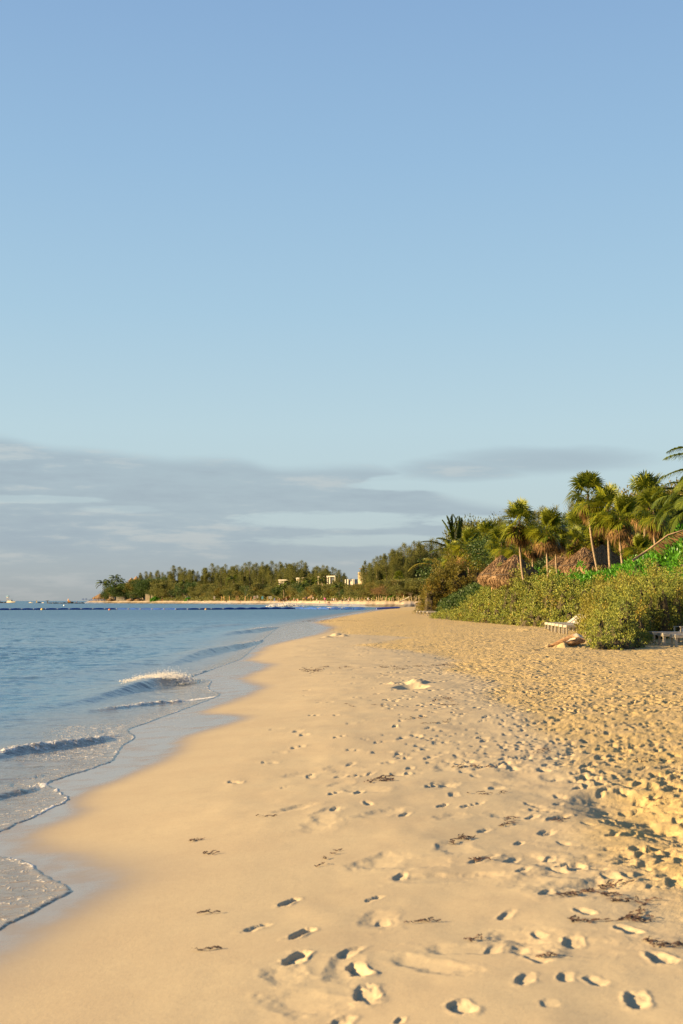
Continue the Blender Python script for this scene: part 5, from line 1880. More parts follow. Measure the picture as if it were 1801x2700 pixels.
def buildings():
    d = fd(755) + 75
    house('beach_house', 'white columned flat roofed house in front of the far casuarinas', 732, 776, 1528, 1544, d, M['white'], 4)
    house('flat_roofed_house', 'low house with a brown flat roof right of the white columned house', 780, 816, 1523, 1532, fd(798) + 85, M['cream'], 2)
    d = fd(864) + 80
    house('beach_house', 'long two part cream house with pale flat roof below the casuarina gap', 838, 866, 1519, 1540, d, M['cream'], 3)
    house('beach_house', 'boxy white house wing right of the long cream house', 862, 890, 1518, 1538, d - 8, M['white'], 2)
    house('flat_roofed_house', 'small plain white block between the white house and the tan block', 910, 936, 1524, 1535, fd(922) + 85, M['white'], 2, False)
    house('tower_block', 'tan square block with a dark canopy on its roof', 938, 968, 1505, 1532, fd(955) + 70, M['tan'], 0, False, canopy=True, cat='building')
    house('tower_block', 'lower tan wing right of the tan block with the canopy', 964, 984, 1508, 1532, fd(970) + 76, M['tan'], 0, False, cat='building')
    # thatched tower
    d = fd(345) + 44
    s = d / F
    p = P(346, 1545, d)
    o = empty('thatched_tower', Vector((p.x, d, 1.5)))
    tag(o, 'cream tower with a thatched dome among the headland trees', 'tower')
    H = P(0, 1532, d).z - 1.5
    MB().box((0, 0, H / 2), (9 * s, 8 * s, H)).build('wall', M['cream'], o)
    MB().box((-1 * s, -4.05 * s, H - 6 * s), (3 * s, .2, 5 * s)).build('window', M['glass'], o)
    me, _ = thatch_roof_mesh(9, 8.5 * s, 9 * s, 900, 2 * s, 4 * s)
    r = link('roof', me, M['thatch'], o)
    r.location = (1 * s, 0, H)
    me, _ = thatch_roof_mesh(11, 15 * s, 16 * s, 900, 2 * s, 4 * s)
    d2 = d + 12
    o2 = empty('thatched_house', Vector((P(360, 1540, d2).x, d2, 1.5)))
    tag(o2, 'tall conical thatched roof behind the cream tower', 'house')
    r = link('roof', me, M['thatch'], o2)
    z = P(0, 1519, d2).z - 16 * s
    r.location = (0, 0, z - 1.5)
    MB().lathe([(12 * s, 0), (12 * s, z - 1.5 + .5)], 14).build('wall', M['cream'], o2)
    # large thatched beach hall at the tip
    d = fd(265) + 30
    s = d / F
    p = far_pt(265, 30)
    o = empty('thatched_hall', p)
    tag(o, 'long thatched beach hall under the palms at the headland tip', 'hut')
    me, _ = thatch_roof_mesh(13, 11 * s, 12 * s, 1500, 1.5 * s, 4 * s)
    r = link('roof', me, M['thatch'], o)
    r.scale = (2.0, 1.2, 1)
    r.location = (0, 0, 6.5 * s)
    for k in range(6):
        MB().tube([((-17 + 6.8 * k) * s, -9 * s, 0), ((-17 + 6.8 * k) * s, -9 * s, 8 * s)], .6 * s, 6).build('post', M['pole'], o)
    for nm, lab, px, w, y0, off, mt in (('cream_block', 'cream block between the palm trunks beside the long thatched hall', 294, 12, 1557, 26, 'cream'), ('garden_wall', 'low white wall on the headland beach left of the tower', 318, 22, 1573, 22, 'white'), ('garden_wall', 'cream beach wall left of the green mound', 390, 12, 1566, 26, 'cream'), ('garden_wall', 'cream beach wall touching the green mound', 403, 9, 1564, 26, 'cream')):
        d = fd(px) + off
        s = d / F
        p = far_pt(px, off, -.3)
        h = P(px, y0, d).z - p.z
        o = empty(nm, p)
        tag(o, lab, 'wall' if 'wall' in nm else 'building')
        m = MB().box((0, 0, h / 2 - .08), (w * s, 3.0, h - .16))
        m.build('wall', M[mt], o)
        MB().box((0, 0, h - .06), (w * s + .3, 3.3, .2)).build('coping', M['roofslab'], o)
    # thatch-covered shelters and beach parasols over there
    for lab, px, off, R, H, zz in (("low wide brown thatched shelter at the headland beach", 345, 20, 11, 4, 3), ("low brown thatched shelter right of the wide one", 366, 20, 11, 4, 3), ("small thatched parasol below the headland palms", 291, 20, 9, 5, 3),
                                   ("left of the two thatched parasols on the crowded far beach", 806, 22, 9, 6, 6.5), ("right and larger of the two thatched parasols on the crowded far beach", 823, 26, 12, 9, 7)):
        d = fd(px) + off
        s = d / F
        p = far_pt(px, off)
        o = empty('thatched_parasol', p)
        tag(o, lab, 'parasol', 'thatched shelters on the far beach')
        me, _ = thatch_roof_mesh(int(px), R * s, H * s, 700, 1.2 * s, 3 * s)
        r = link('roof', me, M['thatch'], o)
        r.location = (0, 0, zz * s)
        MB().tube([(0, 0, -.2), (0, 0, (zz + H * .6) * s)], .12, 7).build('post', M['pole'], o)
    d = fd(755) + 22
    s = d / F
    p = far_pt(757, 22)
    o = empty('lean_to_shelter', p)
    tag(o, 'reddish brown sloping thatch lean-to on the far beach beside the breaker', 'shelter')
    V, Fq = [], []
    rng = np.random.default_rng(3)
    B = rng.uniform(0, 1, (900, 2))
    base = np.stack([(-16 + 26 * B[:, 0]) * s, -1 + 3 * B[:, 1], (1 + 17 * B[:, 0] * (1 - .25 * B[:, 0])) * s * (.45 + .55 * B[:, 1])], 1)
    V, Fq = leaf_quads(base, np.tile([-.8, -.3, -.3], (900, 1)) + rng.normal(size=(900, 3)) * .35, 5 * s, 1.0 * s, .1, rng)
    link('roof', npmesh('lean_to_roof', V, Fq), M['redleaf'], o)
    for x in (-2, 8):
        MB().tube([(x * s, 0, -.2), (x * s, 0, (12 + x * .4) * s)], .14, 6).build('post', M['pole'], o)
    # fences
    def fence(label, spec, mat, lean=.1, rail=None):
        p0 = far_pt(spec[0][0], spec[0][3])
        o = empty('pole_fence', p0)
        tag(o, label, 'fence')
        for px, h, r, off in spec:
            p = far_pt(px, off) - p0
            s = (fd(px) + off) / F
            MB().tube([p + Vector((0, 0, -.3)), p + Vector((random.gauss(0, lean) * h * s, 0, h * s))], [r * s, r * s * .8], 6).build('post', mat, o)
        if rail:
            MB().tube([far_pt(px, off) - p0 + Vector((0, 0, h)) for px, h, off in rail], .06, 5).build('rail', mat, o)
        return o
    rg = random.Random(2)
    fence('rope and post fence with gate frames on the far beach', [(584, 13, .8, 20), (591, 13, .8, 20), (605, 14, .8, 20), (623, 13, .8, 20), (628, 14, .8, 20), (647, 14, .9, 20), (662, 13, 1.1, 20), (705, 12, .7, 20), (714, 10, .7, 20), (733, 10, .7, 20)], M['pole'], .02, [(584, 2.4, 20), (591, 2.4, 20)])
    fence('long ragged fence of pale driftwood poles at the back of the far beach', [(px + rg.uniform(-2, 2), rg.uniform(6, 14) * (.75 + .4 * (px > 990)), rg.uniform(.5, 1.0), 20 + rg.uniform(-3, 3)) for px in np.linspace(925, 1112, 62)], simple('bleached_pole', (.40, .30, .18), .9, .25, 4), .07)
    p = far_pt(1052, 12)
    s = fd(1052) / F
    o = empty('leaning_pole', p)
    tag(o, 'thick pale pole leaning against the driftwood fence', 'pole')
    MB().tube([(0, 0, 0), (14 * s, .5, 8 * s), (31 * s, 1, 17 * s)], [1.6 * s, 1.3 * s, .9 * s], 8).build('pole', simple('bleached_trunk', (.66, .58, .46), .85, .12, 3), o, True)
    # notice boards
    for lab, px, w, y0, y1, mt, leg in (("white notice board with a red mark, left of the board pair", 671, 6, 1571, 1579.5, 'white', 1), ("tall white notice board, right of the board pair", 678.5, 4.5, 1570, 1577.5, 'white', 1), ("teal notice board on legs between the white boards", 692, 5, 1572, 1580, 'teal', 1), ("wide white notice board with a green patch on the far beach", 712.5, 9, 1572, 1579, 'white', 1), ("white notice board standing alone left of the pole fence", 565, 4.5, 1572, 1580, 'white', 1)):
        d = fd(px) + 15
        s = d / F
        g0 = far_pt(px, 15)
        o = empty('notice_board', g0)
        tag(o, lab, 'notice board', 'notice boards on the far beach')
        z0, z1 = P(px, y1, d).z - g0.z, P(px, y0, d).z - g0.z
        z0 = max(z0, .5)
        MB().box((0, 0, (z0 + z1) / 2), (w * s, .08, z1 - z0)).build('panel', M[mt] if mt in M else simple('teal_panel', (.10, .30, .34), .6), o)
        if 'red' in lab or 'green' in lab:
            MB().box((w * s * .05, -.045, z0 + (z1 - z0) * .42), (w * s * .35, .01, (z1 - z0) * .25)).build('mark', simple('mark_paint', (.5, .05, .05) if 'red' in lab else (.15, .3, .08), .6), o)
        for x in (-.4, .4):
            MB().box((x * w * s, .06, z0 / 2 + .1), (.09, .09, z0 + .4)).build('leg', M['pole'], o)
    # flags
    p = far_pt(645, 20)
    s = (fd(645) + 20) / F
    o = empty('feather_flag', p)
    tag(o, 'tall narrow feather flag in grey and white on the far beach', 'flag')
    MB().tube([(0, 0, 0), (1.2 * s, 0, 12 * s), (4.5 * s, 0, 33 * s)], .05, 6).build('pole', M['bedwood'], o)
    m = MB()
    m.add([(1.0 * s, 0, 12 * s), (2.6 * s, .1, 12 * s), (5.6 * s, .15, 28 * s), (4.8 * s, .1, 34 * s), (3.6 * s, 0, 30 * s), (1.0 * s, .03, 12 * s), (2.6 * s, .13, 12 * s), (5.6 * s, .18, 28 * s), (4.8 * s, .13, 34 * s), (3.6 * s, .03, 30 * s)], [(0, 1, 2, 3, 4), (9, 8, 7, 6, 5), (0, 5, 6, 1), (1, 6, 7, 2), (2, 7, 8, 3), (3, 8, 9, 4), (4, 9, 5, 0)])
    m.build('cloth', simple('flag_cloth', (.42, .42, .46), .8, .3, .6), o)
    p = far_pt(654, 18)
    o = empty('beach_flag', p)
    tag(o, 'small yellow and white flag on a bare pole right of the feather flag', 'flag')
    MB().tube([(0, 0, -.2), (0, 0, 19 * s)], .06, 6).build('pole', M['pole'], o)
    m = MB()
    m.add([(0, 0, 19 * s), (-4 * s, .1, 15.5 * s), (-3.2 * s, .12, 13 * s), (0, 0, 15 * s), (0, .03, 19 * s), (-4 * s, .13, 15.5 * s), (-3.2 * s, .15, 13 * s), (0, .03, 15 * s)], [(0, 1, 2, 3), (7, 6, 5, 4), (0, 4, 5, 1), (1, 5, 6, 2), (2, 6, 7, 3), (3, 7, 4, 0)])
    m.build('cloth', simple('yellow_cloth', (.72, .58, .25), .8), o)


M['teal'] = simple('teal_panel', (.10, .30, .34), .6)
M['blue'] = simple('blue_canvas', (.015, .05, .17), .7, .2, 2)
M['barrier'] = simple('blue_float_fabric', (.008, .055, .24), .85, .25, 1.5)
buildings()


# ---------------------------------------------------------------- people on the far beach
def body_mesh(name, joints, bones, sub=1):
    """one continuous skinned body from a stick figure: joints {name: (xyz, radius)}, the pelvis is the root"""
    names = list(joints)
    me = bpy.data.meshes.new(name + '_skel')
    me.from_pydata([joints[k][0] for k in names], [(names.index(a), names.index(b)) for a, b in bones], [])
    ob = bpy.data.objects.new(name + '_skel', me)
    COL.objects.link(ob)
    ob.modifiers.new('skin', 'SKIN')
    for i, k in enumerate(names):
        sv = me.skin_vertices[0].data[i]
        r = joints[k][1]
        sv.radius = (r, r) if not hasattr(r, '__len__') else r
        sv.use_root = (k == 'pelvis')
    s = ob.modifiers.new('sub', 'SUBSURF')
    s.levels = s.render_levels = sub
    dg = bpy.context.evaluated_depsgraph_get()
    out = bpy.data.meshes.new_from_object(ob.evaluated_get(dg), depsgraph=dg)
    out.name = name
    for p in out.polygons:
        p.use_smooth = True
    bpy.data.objects.remove(ob)
    return out


BONES = [('pelvis', 'waist'), ('waist', 'chest'), ('chest', 'neck'), ('neck', 'chin'), ('chin', 'head'), ('head', 'crown')]
for S_ in 'lr':
    BONES += [('chest', 'sh' + S_), ('sh' + S_, 'el' + S_), ('el' + S_, 'wr' + S_), ('wr' + S_, 'ha' + S_), ('pelvis', 'hip' + S_), ('hip' + S_, 'kn' + S_), ('kn' + S_, 'an' + S_), ('an' + S_, 'toe' + S_)]


def pose(kind):
    J = {}
    if kind in ('stand', 'walk', 'raise'):
        J = {'pelvis': ((0, 0, .93), (.15, .11)), 'waist': ((0, 0, 1.10), (.135, .10)), 'chest': ((0, 0, 1.32), (.165, .115)), 'neck': ((0, .01, 1.46), .058), 'chin': ((0, -.02, 1.535), .07), 'head': ((0, -.015, 1.62), .088), 'crown': ((0, 0, 1.69), .06)}
        st = .24 if kind == 'walk' else .03
        for s, k in (('l', -1), ('r', 1)):
            J['sh' + s] = ((k * .17, 0, 1.38), .062)
            if kind == 'raise':
                J['el' + s] = ((k * .30, -.05, 1.52), .045)
                J['wr' + s] = ((k * .20, -.05, 1.74), .034)
                J['ha' + s] = ((k * .14, -.04, 1.84), .036)
            else:
                J['el' + s] = ((k * .24, k * st * .5 + .03, 1.11), .045)
                J['wr' + s] = ((k * .25, k * st * .9 - .06, .87), .034)
                J['ha' + s] = ((k * .24, k * st * .9 - .08, .78), .036)
            J['hip' + s] = ((k * .095, 0, .86), .095)
            J['kn' + s] = ((k * .10, -k * st * .7 - .02, .49), .062)
            J['an' + s] = ((k * .10, -k * st * 1.3 + .03, .09), .042)
            J['toe' + s] = ((k * .115, -k * st * 1.3 - .14, .035), .035)
    else:
        J = {'pelvis': ((0, .05, .14), (.16, .13)), 'waist': ((0, .08, .30), (.135, .105)), 'chest': ((0, .03, .52), (.16, .115)), 'neck': ((0, 0, .66), .058), 'chin': ((0, -.05, .73), .07), 'head': ((0, -.05, .82), .088), 'crown': ((0, -.03, .89), .06)}
        for s, k in (('l', -1), ('r', 1)):
            J['sh' + s] = ((k * .17, .02, .58), .06)
            J['el' + s] = ((k * .25, -.14, .38), .044)
            J['wr' + s] = ((k * .16, -.36, .36), .034)
            J['ha' + s] = ((k * .10, -.43, .37), .036)
            J['hip' + s] = ((k * .10, 0, .12), .095)
            J['kn' + s] = ((k * .13, -.38, .44), .062)
            J['an' + s] = ((k * .12, -.62, .09), .042)
            J['toe' + s] = ((k * .13, -.76, .04), .035)
    return J


POSES = {k: pose(k) for k in ('stand', 'walk', 'raise', 'sit')}
BODY = {k: body_mesh('person_' + k, J, BONES) for k, J in POSES.items()}
CLOTH = {}
for k, J in POSES.items():
    def sub_(names, grow, bones):
        return {n: (J[n][0], tuple(v * grow for v in J[n][1]) if hasattr(J[n][1], '__len__') else J[n][1] * grow) for n in names}
    tj = sub_(['waist', 'chest', 'shl', 'shr'], 1.14, None)
    tj = {'pelvis': (tuple(np.array(J['pelvis'][0]) * .7 + np.array(J['waist'][0]) * .3), (.165, .125)), **tj}
    for s in 'lr':
        tj['sl' + s] = (tuple(np.array(J['sh' + s][0]) * .5 + np.array(J['el' + s][0]) * .5), .068)
    CLOTH[k, 'shirt'] = body_mesh('shirt_' + k, tj, [('pelvis', 'waist'), ('waist', 'chest'), ('chest', 'shl'), ('chest', 'shr'), ('shl', 'sll'), ('shr', 'slr')])
    sj = {'pelvis': (J['pelvis'][0], (.168, .128)), 'hipl': (J['hipl'][0], .112), 'hipr': (J['hipr'][0], .112)}
    for s in 'lr':
        sj['th' + s] = (tuple(np.array(J['hip' + s][0]) * .4 + np.array(J['kn' + s][0]) * .6), .092)
    CLOTH[k, 'shorts'] = body_mesh('shorts_' + k, sj, [('pelvis', 'hipl'), ('pelvis', 'hipr'), ('hipl', 'thl'), ('hipr', 'thr')])
    h = J['head'][0]
    CLOTH[k, 'hair'] = MB().blob((h[0], h[1] + .02, h[2] + .045), (.098, .108, .088), 10, 7).mesh('hair_' + k, True)
SKIN = [simple('skin_light', (.50, .31, .20), .6, .08), simple('skin_tan', (.36, .20, .12), .6, .08), simple('skin_dark', (.20, .11, .065), .6, .08)]
HAIR = [simple('dark_hair', (.02, .014, .01), .6), simple('fair_hair', (.30, .19, .09), .6)]
WEAR = {k: simple(k + '_cloth', c, .85, .08) for k, c in {'white': (.78, .74, .70), 'black': (.02, .02, .022), 'red': (.55, .04, .03), 'grey': (.36, .37, .40), 'navy': (.02, .03, .09), 'yellow': (.70, .50, .06), 'pink': (.80, .10, .28), 'teal': (.05, .25, .28), 'brown': (.20, .11, .06), 'blue': (.10, .22, .50), 'beige': (.55, .45, .33)}.items()}


def person(label, px, off, kind, shirt, shorts, skin=1, hair=0, rz=0.0, s=1.0):
    p = far_pt(px, off, -.02)
    o = empty('person', p, rz, 1.12 * s)
    tag(o, label, 'person', 'people on the far beach')
    def put(nm, me, mt):
        me = me.copy()
        me.materials.clear()
        me.materials.append(mt)
        return link(nm, me, None, o)
    put('body', BODY[kind], SKIN[skin])
    put('hair', CLOTH[kind, 'hair'], HAIR[hair])
    if shirt:
        put('shirt', CLOTH[kind, 'shirt'], WEAR[shirt])
    if shorts:
        put('shorts', CLOTH[kind, 'shorts'], WEAR[shorts])
    return o


def people():
    for a in (
            ("person in a pale grey outfit standing alone in front of the driftwood pole fence", 971, 12, 'stand', 'grey', 'grey', 1, 0, -.3),
            ("shirtless person in yellow shorts standing beside a seated person by the fence", 956, 15, 'stand', None, 'yellow', 2, 0, .4),
            ("person in a white shirt sitting on the sand left of the yellow shorts", 950, 15, 'sit', 'white', 'black', 1, 0, .5),
            ("person in a white shirt and black shorts at the right end of the beach crowd", 910, 9, 'walk', 'white', 'black', 1, 0, 1.0),
            ("person in dark clothes left of the white shirt and black shorts", 902, 7, 'stand', 'black', 'black', 1, 0, 0.2),
            ("small person in dark top and white bottoms right of the crowd", 918.5, 12, 'stand', 'brown', 'white', 1, 0, -.4, .85),
            ("dark haired person seen from behind by the fence start", 922, 18, 'stand', 'brown', 'navy', 2, 0, 2.8),
            ("person in all black standing in the middle of the beach crowd", 890, 7, 'walk', 'black', 'black', 2, 0, .9),
            ("shirtless tanned person with beige shorts in the middle of the beach crowd", 885, 8, 'stand', None, 'beige', 0, 1, .1),
            ("tall person in a white shirt and grey trousers in the crowd's centre", 880, 9, 'stand', 'white', 'grey', 1, 0, -.2),
            ("bare tanned person left of the tall white shirt", 875, 9, 'stand', None, 'brown', 0, 1, .3),
            ("dark person crouching on the sand left of the beach crowd", 868, 7, 'sit', 'black', 'brown', 2, 0, -.8),
            ("person in navy swim shorts holding a round pink float overhead", 857, 5, 'raise', None, 'navy', 1, 0, .1),
            ("child in a white shirt and navy shorts walking at the water's edge", 842.5, 2.2, 'walk', 'white', 'navy', 0, 0, .6, .92),
            ("pale person standing left behind the child at the water's edge", 836, 9, 'stand', 'beige', 'beige', 0, 1, 0),
            ("person in red standing near the breaker's right side", 782, 10, 'stand', 'red', 'red', 1, 0, .2),
            ("pale bare person right next to the person in red", 785.5, 11, 'stand', None, 'beige', 0, 1, -.4),
            ("person in a white shirt and red shorts beside the brown lean-to", 775, 14, 'stand', 'white', 'red', 1, 0, .2),
            ("person in blue under the thatched parasols", 808, 19, 'stand', 'blue', 'navy', 1, 0, .2),
            ("person in yellow sitting under the larger thatched parasol", 820, 19, 'sit', 'yellow', 'black', 1, 0, .2),
            ("person in white standing at the back under the larger thatched parasol", 826, 20, 'stand', 'white', 'black', 1, 0, -.3),
            ("person in white standing in front of the brown lean-to's slope", 755, 15, 'walk', 'white', 'black', 1, 0, .2),
            ("bare tanned person standing left of the brown lean-to", 737, 13, 'stand', None, 'brown', 0, 1, .2),
            ("person in black crouched beside the bare tanned person", 734, 12, 'sit', 'black', 'black', 1, 0, .2),
            ("person carrying a pale blue surfboard upright on the far beach", 725.5, 13, 'stand', 'brown', 'black', 1, 0, .2),
            ("person in white and black sitting below the wide notice board", 713.5, 8, 'sit', 'white', 'black', 1, 0, .4),
            ("person in a white top sitting below the teal notice board", 683.5, 11, 'sit', 'white', 'brown', 1, 0, -.5),
            ("person all in white standing beside the pair of notice boards", 667.5, 9, 'walk', 'white', 'white', 1, 0, .3),
            ("person with a white top sitting on the sand below the gate posts", 634, 8, 'sit', 'white', 'brown', 1, 0, .6),
            ("dark person lying back on the sand left of the pole fence", 597, 8, 'sit', 'brown', 'black', 2, 0, .9),
            ("person standing beside the white post on the far beach", 502, 10, 'stand', 'brown', 'black', 1, 0, .2),
            ("person in red by the green mound at the headland", 428, 12, 'stand', 'red', 'red', 1, 0, .2),
            ("person in dark clothes under the leftmost headland palm", 276, 6, 'stand', 'black', 'black', 1, 0, .2),
            ("person in brown walking below the headland's tallest palm", 313, 6, 'walk', 'brown', 'brown', 1, 0, .9),
            ("bather standing on the low rocks left of the headland tip", 203, -2, 'stand', 'brown', 'red', 1, 0, .2),
            ("person sitting low on the sand right of the white post", 540, 10, 'sit', 'beige', 'brown', 0, 1, .2),
    ):
        person(*a)
    p = far_pt(857, 5, 1.95)
    o = tag(MB().blob((0, 0, 0), (.42, .30, .36), 14, 8).build('pink_float', simple('pink_plastic', (.85, .08, .28), .5), None, True), 'round pink float held overhead at the water edge', 'float')
    o.location = p
    p = far_pt(724, 12.5, 1.05)
    b = MB()
    b.lathe([(0.0, -1.05), (.16, -.85), (.26, -.3), (.28, .15), (.22, .7), (.10, 1.0), (0.0, 1.1)], 14, (0, 0, 0), (1, .16))
    o = tag(b.build('surfboard', WEAR['blue'], None, True), 'pale blue surfboard held upright by a person on the far beach', 'surfboard')
    o.location = p
    # white post
    p = far_pt(495, 8)
    o = tag(MB().box((0, 0, 0), (.55, .4, 2.1), None, .9).build('white_post', M['white']), 'stubby white post standing on the far beach', 'post')
    o.location = p + Vector((0, 0, .9))


people()


# ---------------------------------------------------------------- blue furniture at the tip
def tip_things():
    gr = 'folded blue parasols at the headland tip'
    xs = [235, 238.2, 241.5, 244.6, 248, 251.5, 255, 259, 263, 267, 270.5, 275]
    src = None
    words = ['leftmost', 'second', 'third', 'fourth', 'fifth', 'sixth', 'sixth from the right', 'fifth from the right', 'fourth from the right', 'third from the right', 'second from the right', 'rightmost']
    for i, px in enumerate(xs):
        p = far_pt(px, 12, .0)
        if src is None:
            o = empty('folded_parasol', p)
            MB().tube([(0, 0, -.2), (0, 0, 2.3)], .05, 6).build('pole', M['blue'], o)
            MB().lathe([(.04, 2.3), (.20, 1.9), (.26, 1.1), (.30, .55), (.05, .5)], 10).build('canopy', M['blue'], o, True)
            src = o
        else:
            o = copy_tree(src)
            o.location = p
        w = words[i]
        tag(o, f"{w} in the row of folded blue parasols" if 'from' in w or w in ('leftmost', 'rightmost') else f"{w} from the left in the row of folded blue parasols", 'parasol', gr)
    for i, (px, lab) in enumerate(((219, 'open blue parasol nearest the jetty at the headland tip'), (227, 'open blue parasol right of the one nearest the jetty'))):
        p = far_pt(px, 8, .3)
        o = empty('open_parasol', p)
        tag(o, lab, 'parasol', 'open blue parasols at the headland tip')
        MB().tube([(0, 0, -.6), (0, 0, 2.2)], .05, 6).build('pole', M['blue'], o)
        MB().lathe([(.03, 2.45), (.8, 2.15), (1.5, 1.75), (1.45, 1.72), (.03, 2.3)], 12).build('canopy', M['blue'], o)
    # rock jetty
    m = MB()
    rg = random.Random(6)
    for px in np.arange(128, 222, 1.6):
        d = 1085 + rg.uniform(-2, 2)
        x = (px - CX) / F * d
        r = rg.uniform(.5, .95)
        m.blob((x, d, LEVEL - .1 + rg.uniform(0, .25)), (r * 1.2, r, r * .8), 7, 5, .18)
    o = m.build('rock_jetty', simple('dark_rock', (.055, .05, .045), .9, .3, 1))
    tag(o, 'long dark rock jetty running out to sea from the headland', 'jetty')
    # dark shade structure on it
    d = 1090
    p = P(125, 1588, d)
    o = empty('shade_stand', Vector((p.x, d, LEVEL)))
    tag(o, 'dark flat-topped shade stand at the seaward end of the jetty', 'shelter')
    MB().box((0, 0, 1.0), (.5, .5, 2.2)).build('post', M['darkwood'], o)
    MB().box((0, 0, 2.2), (2.6, 1.6, .25)).build('roof', M['darkwood'], o)
    # orange digger
    p = P(184, 1588, 1082)
    s = 1082 / F
    o = empty('excavator', Vector((p.x, 1082, LEVEL + .3)))
    tag(o, 'orange excavator working on the dark rock jetty', 'excavator')
    om = simple('orange_paint', (.62, .26, .04), .5, .15, 1)
    m = MB().box((-.4, 0, 1.2), (2.0, 1.8, .9)).box((-.9, .1, 1.9), (.9, 1.4, .8))
    m.build('body', om, o)
    MB().box((-.4, 0, .5), (2.8, 2.0, .6)).build('track', M['darkwood'], o)
    MB().tube([(-1.3, -.3, 1.4), (-1.0, -.3, 3.0), (-.9, -.3, 3.2)], [.3, .25, .2], 6).build('arm', om, o)
    MB().box((1.6, 0, .6), (2.4, 1.2, .9)).build('bucket', M['darkwood'], o)


tip_things()


# ---------------------------------------------------------------- boats
def hull_mesh(L, B, H, n=14):
    m = MB()
    vs, fs = [], []
    for i in range(n):
        t = i / (n - 1)
        w = B / 2 * (1 - max(0, (t - .5) / .5) ** 2.2) * (.86 + .14 * min(1, t * 4))
        sh = H * (1 + .35 * t * t)
        x = (t - .5) * L
        k = .55
        vs += [(x + .06 * L * t * t, -w, sh), (x, -w * .9, sh * .35), (x - .02 * L * t, -w * k, -.25 * H), (x - .02 * L * t, w * k, -.25 * H), (x, w * .9, sh * .35), (x + .06 * L * t * t, w, sh)]
    for i in range(n - 1):
        for j in range(5):
            fs.append((i * 6 + j, (i + 1) * 6 + j, (i + 1) * 6 + j + 1, i * 6 + j + 1))
        fs.append((i * 6 + 5, (i + 1) * 6 + 5, (i + 1) * 6, i * 6))
    fs.append((5, 4, 3, 2, 1, 0))
    return m.add(vs, fs)


def boat(label, px, d, L, hull, cabin=None, canopy=None, tower=False, rz=0.0, group='boats moored on the horizon', cat='boat', name='motor_boat'):
    o = empty(name, Vector(((px - CX) / F * d, d, LEVEL)), rz)
    tag(o, label, cat, group)
    H = L * .10
    hull_mesh(L, L * .28, H).build('hull', hull, o, True)
    z = H * 1.05
    if cabin:
        MB().box((-.02 * L, 0, z + H * .55), (L * .42, L * .2, H * 1.1), None, .85).build('cabin', cabin, o)
        MB().box((-.02 * L, -L * .1005, z + H * .75), (L * .3, .02 * L * .3, H * .35)).build('window', M['glass'], o)
        z += H * 1.1
    if canopy:
        MB().box((-.08 * L, 0, z + H * .9), (L * .5, L * .22, H * .12)).build('canopy', canopy, o)
        for x in (-.3, .14):
            MB().tube([(x * L, -L * .09, z - H * .2), (x * L, -L * .09, z + H * .86)], L * .008, 5).build('canopy_post', M['white'], o)
    if tower:
        z2 = z + H * 1.0
        for a in (-.32, -.18):
            MB().tube([(a * L, 0, z), ((a + .0) * L, 0, z2 + H * 2.0)], L * .012, 6).build('tower_leg', M['white'], o)
        MB().box((-.25 * L, 0, z2 + H * 1.1), (L * .2, L * .12, H * .25)).build('tower_platform', M['white'], o)
        MB().box((-.25 * L, 0, z2 + H * 2.2), (L * .22, L * .16, H * .3)).build('tower_top', M['teal'], o)
    return o


boat('large white fishing boat with a tall tower topped in teal, on the horizon', 27, 1400, 12.5, M['white'], M['white'], M['darkwood'], True, -.5)
boat('grey cabin boat cut by the left edge of the sea horizon', -2, 1400, 8, M['darkwood'], M['bedwood'], M['darkwood'], False, .1)
boat('small orange dinghy beside the large fishing boat', 11, 1330, 3.4, simple('orange_hull', (.65, .2, .05), .5), None, None, False, .2, name='dinghy')
boat('small white boat with a blue canopy right of the large fishing boat', 81, 1330, 4.6, M['white'], M['white'], M['teal'], False, -.5)
boat('dark blue hulled boat left of the jetty end', 103, 1330, 4.4, M['blue'], M['darkwood'], None, False, .3)
boat('tiny white skiff next to the dark blue hulled boat', 113, 1300, 3.0, M['white'], M['white'], None, False, -.6)
_o = empty('sail_dinghy', Vector(((96.5 - CX) / F * 1330, 1330, LEVEL)))
tag(_o, 'tiny boat with an upright yellow sail between the white and dark boats', 'boat', 'boats moored on the horizon')
hull_mesh(2.6, .9, .35).build('hull', M['white'], _o, True)
_m = MB()
_m.add([(-.6, 0, .5), (.6, 0, .5), (.35, .1, 2.4), (-.1, .05, 3.0), (-.6, .04, .5), (.6, .04, .5), (.35, .14, 2.4), (-.1, .09, 3.0)], [(0, 1, 2, 3), (7, 6, 5, 4), (0, 4, 5, 1), (1, 5, 6, 2), (2, 6, 7, 3), (3, 7, 4, 0)])
_m.build('sail', simple('yellow_sail', (.75, .52, .14), .7), _o)


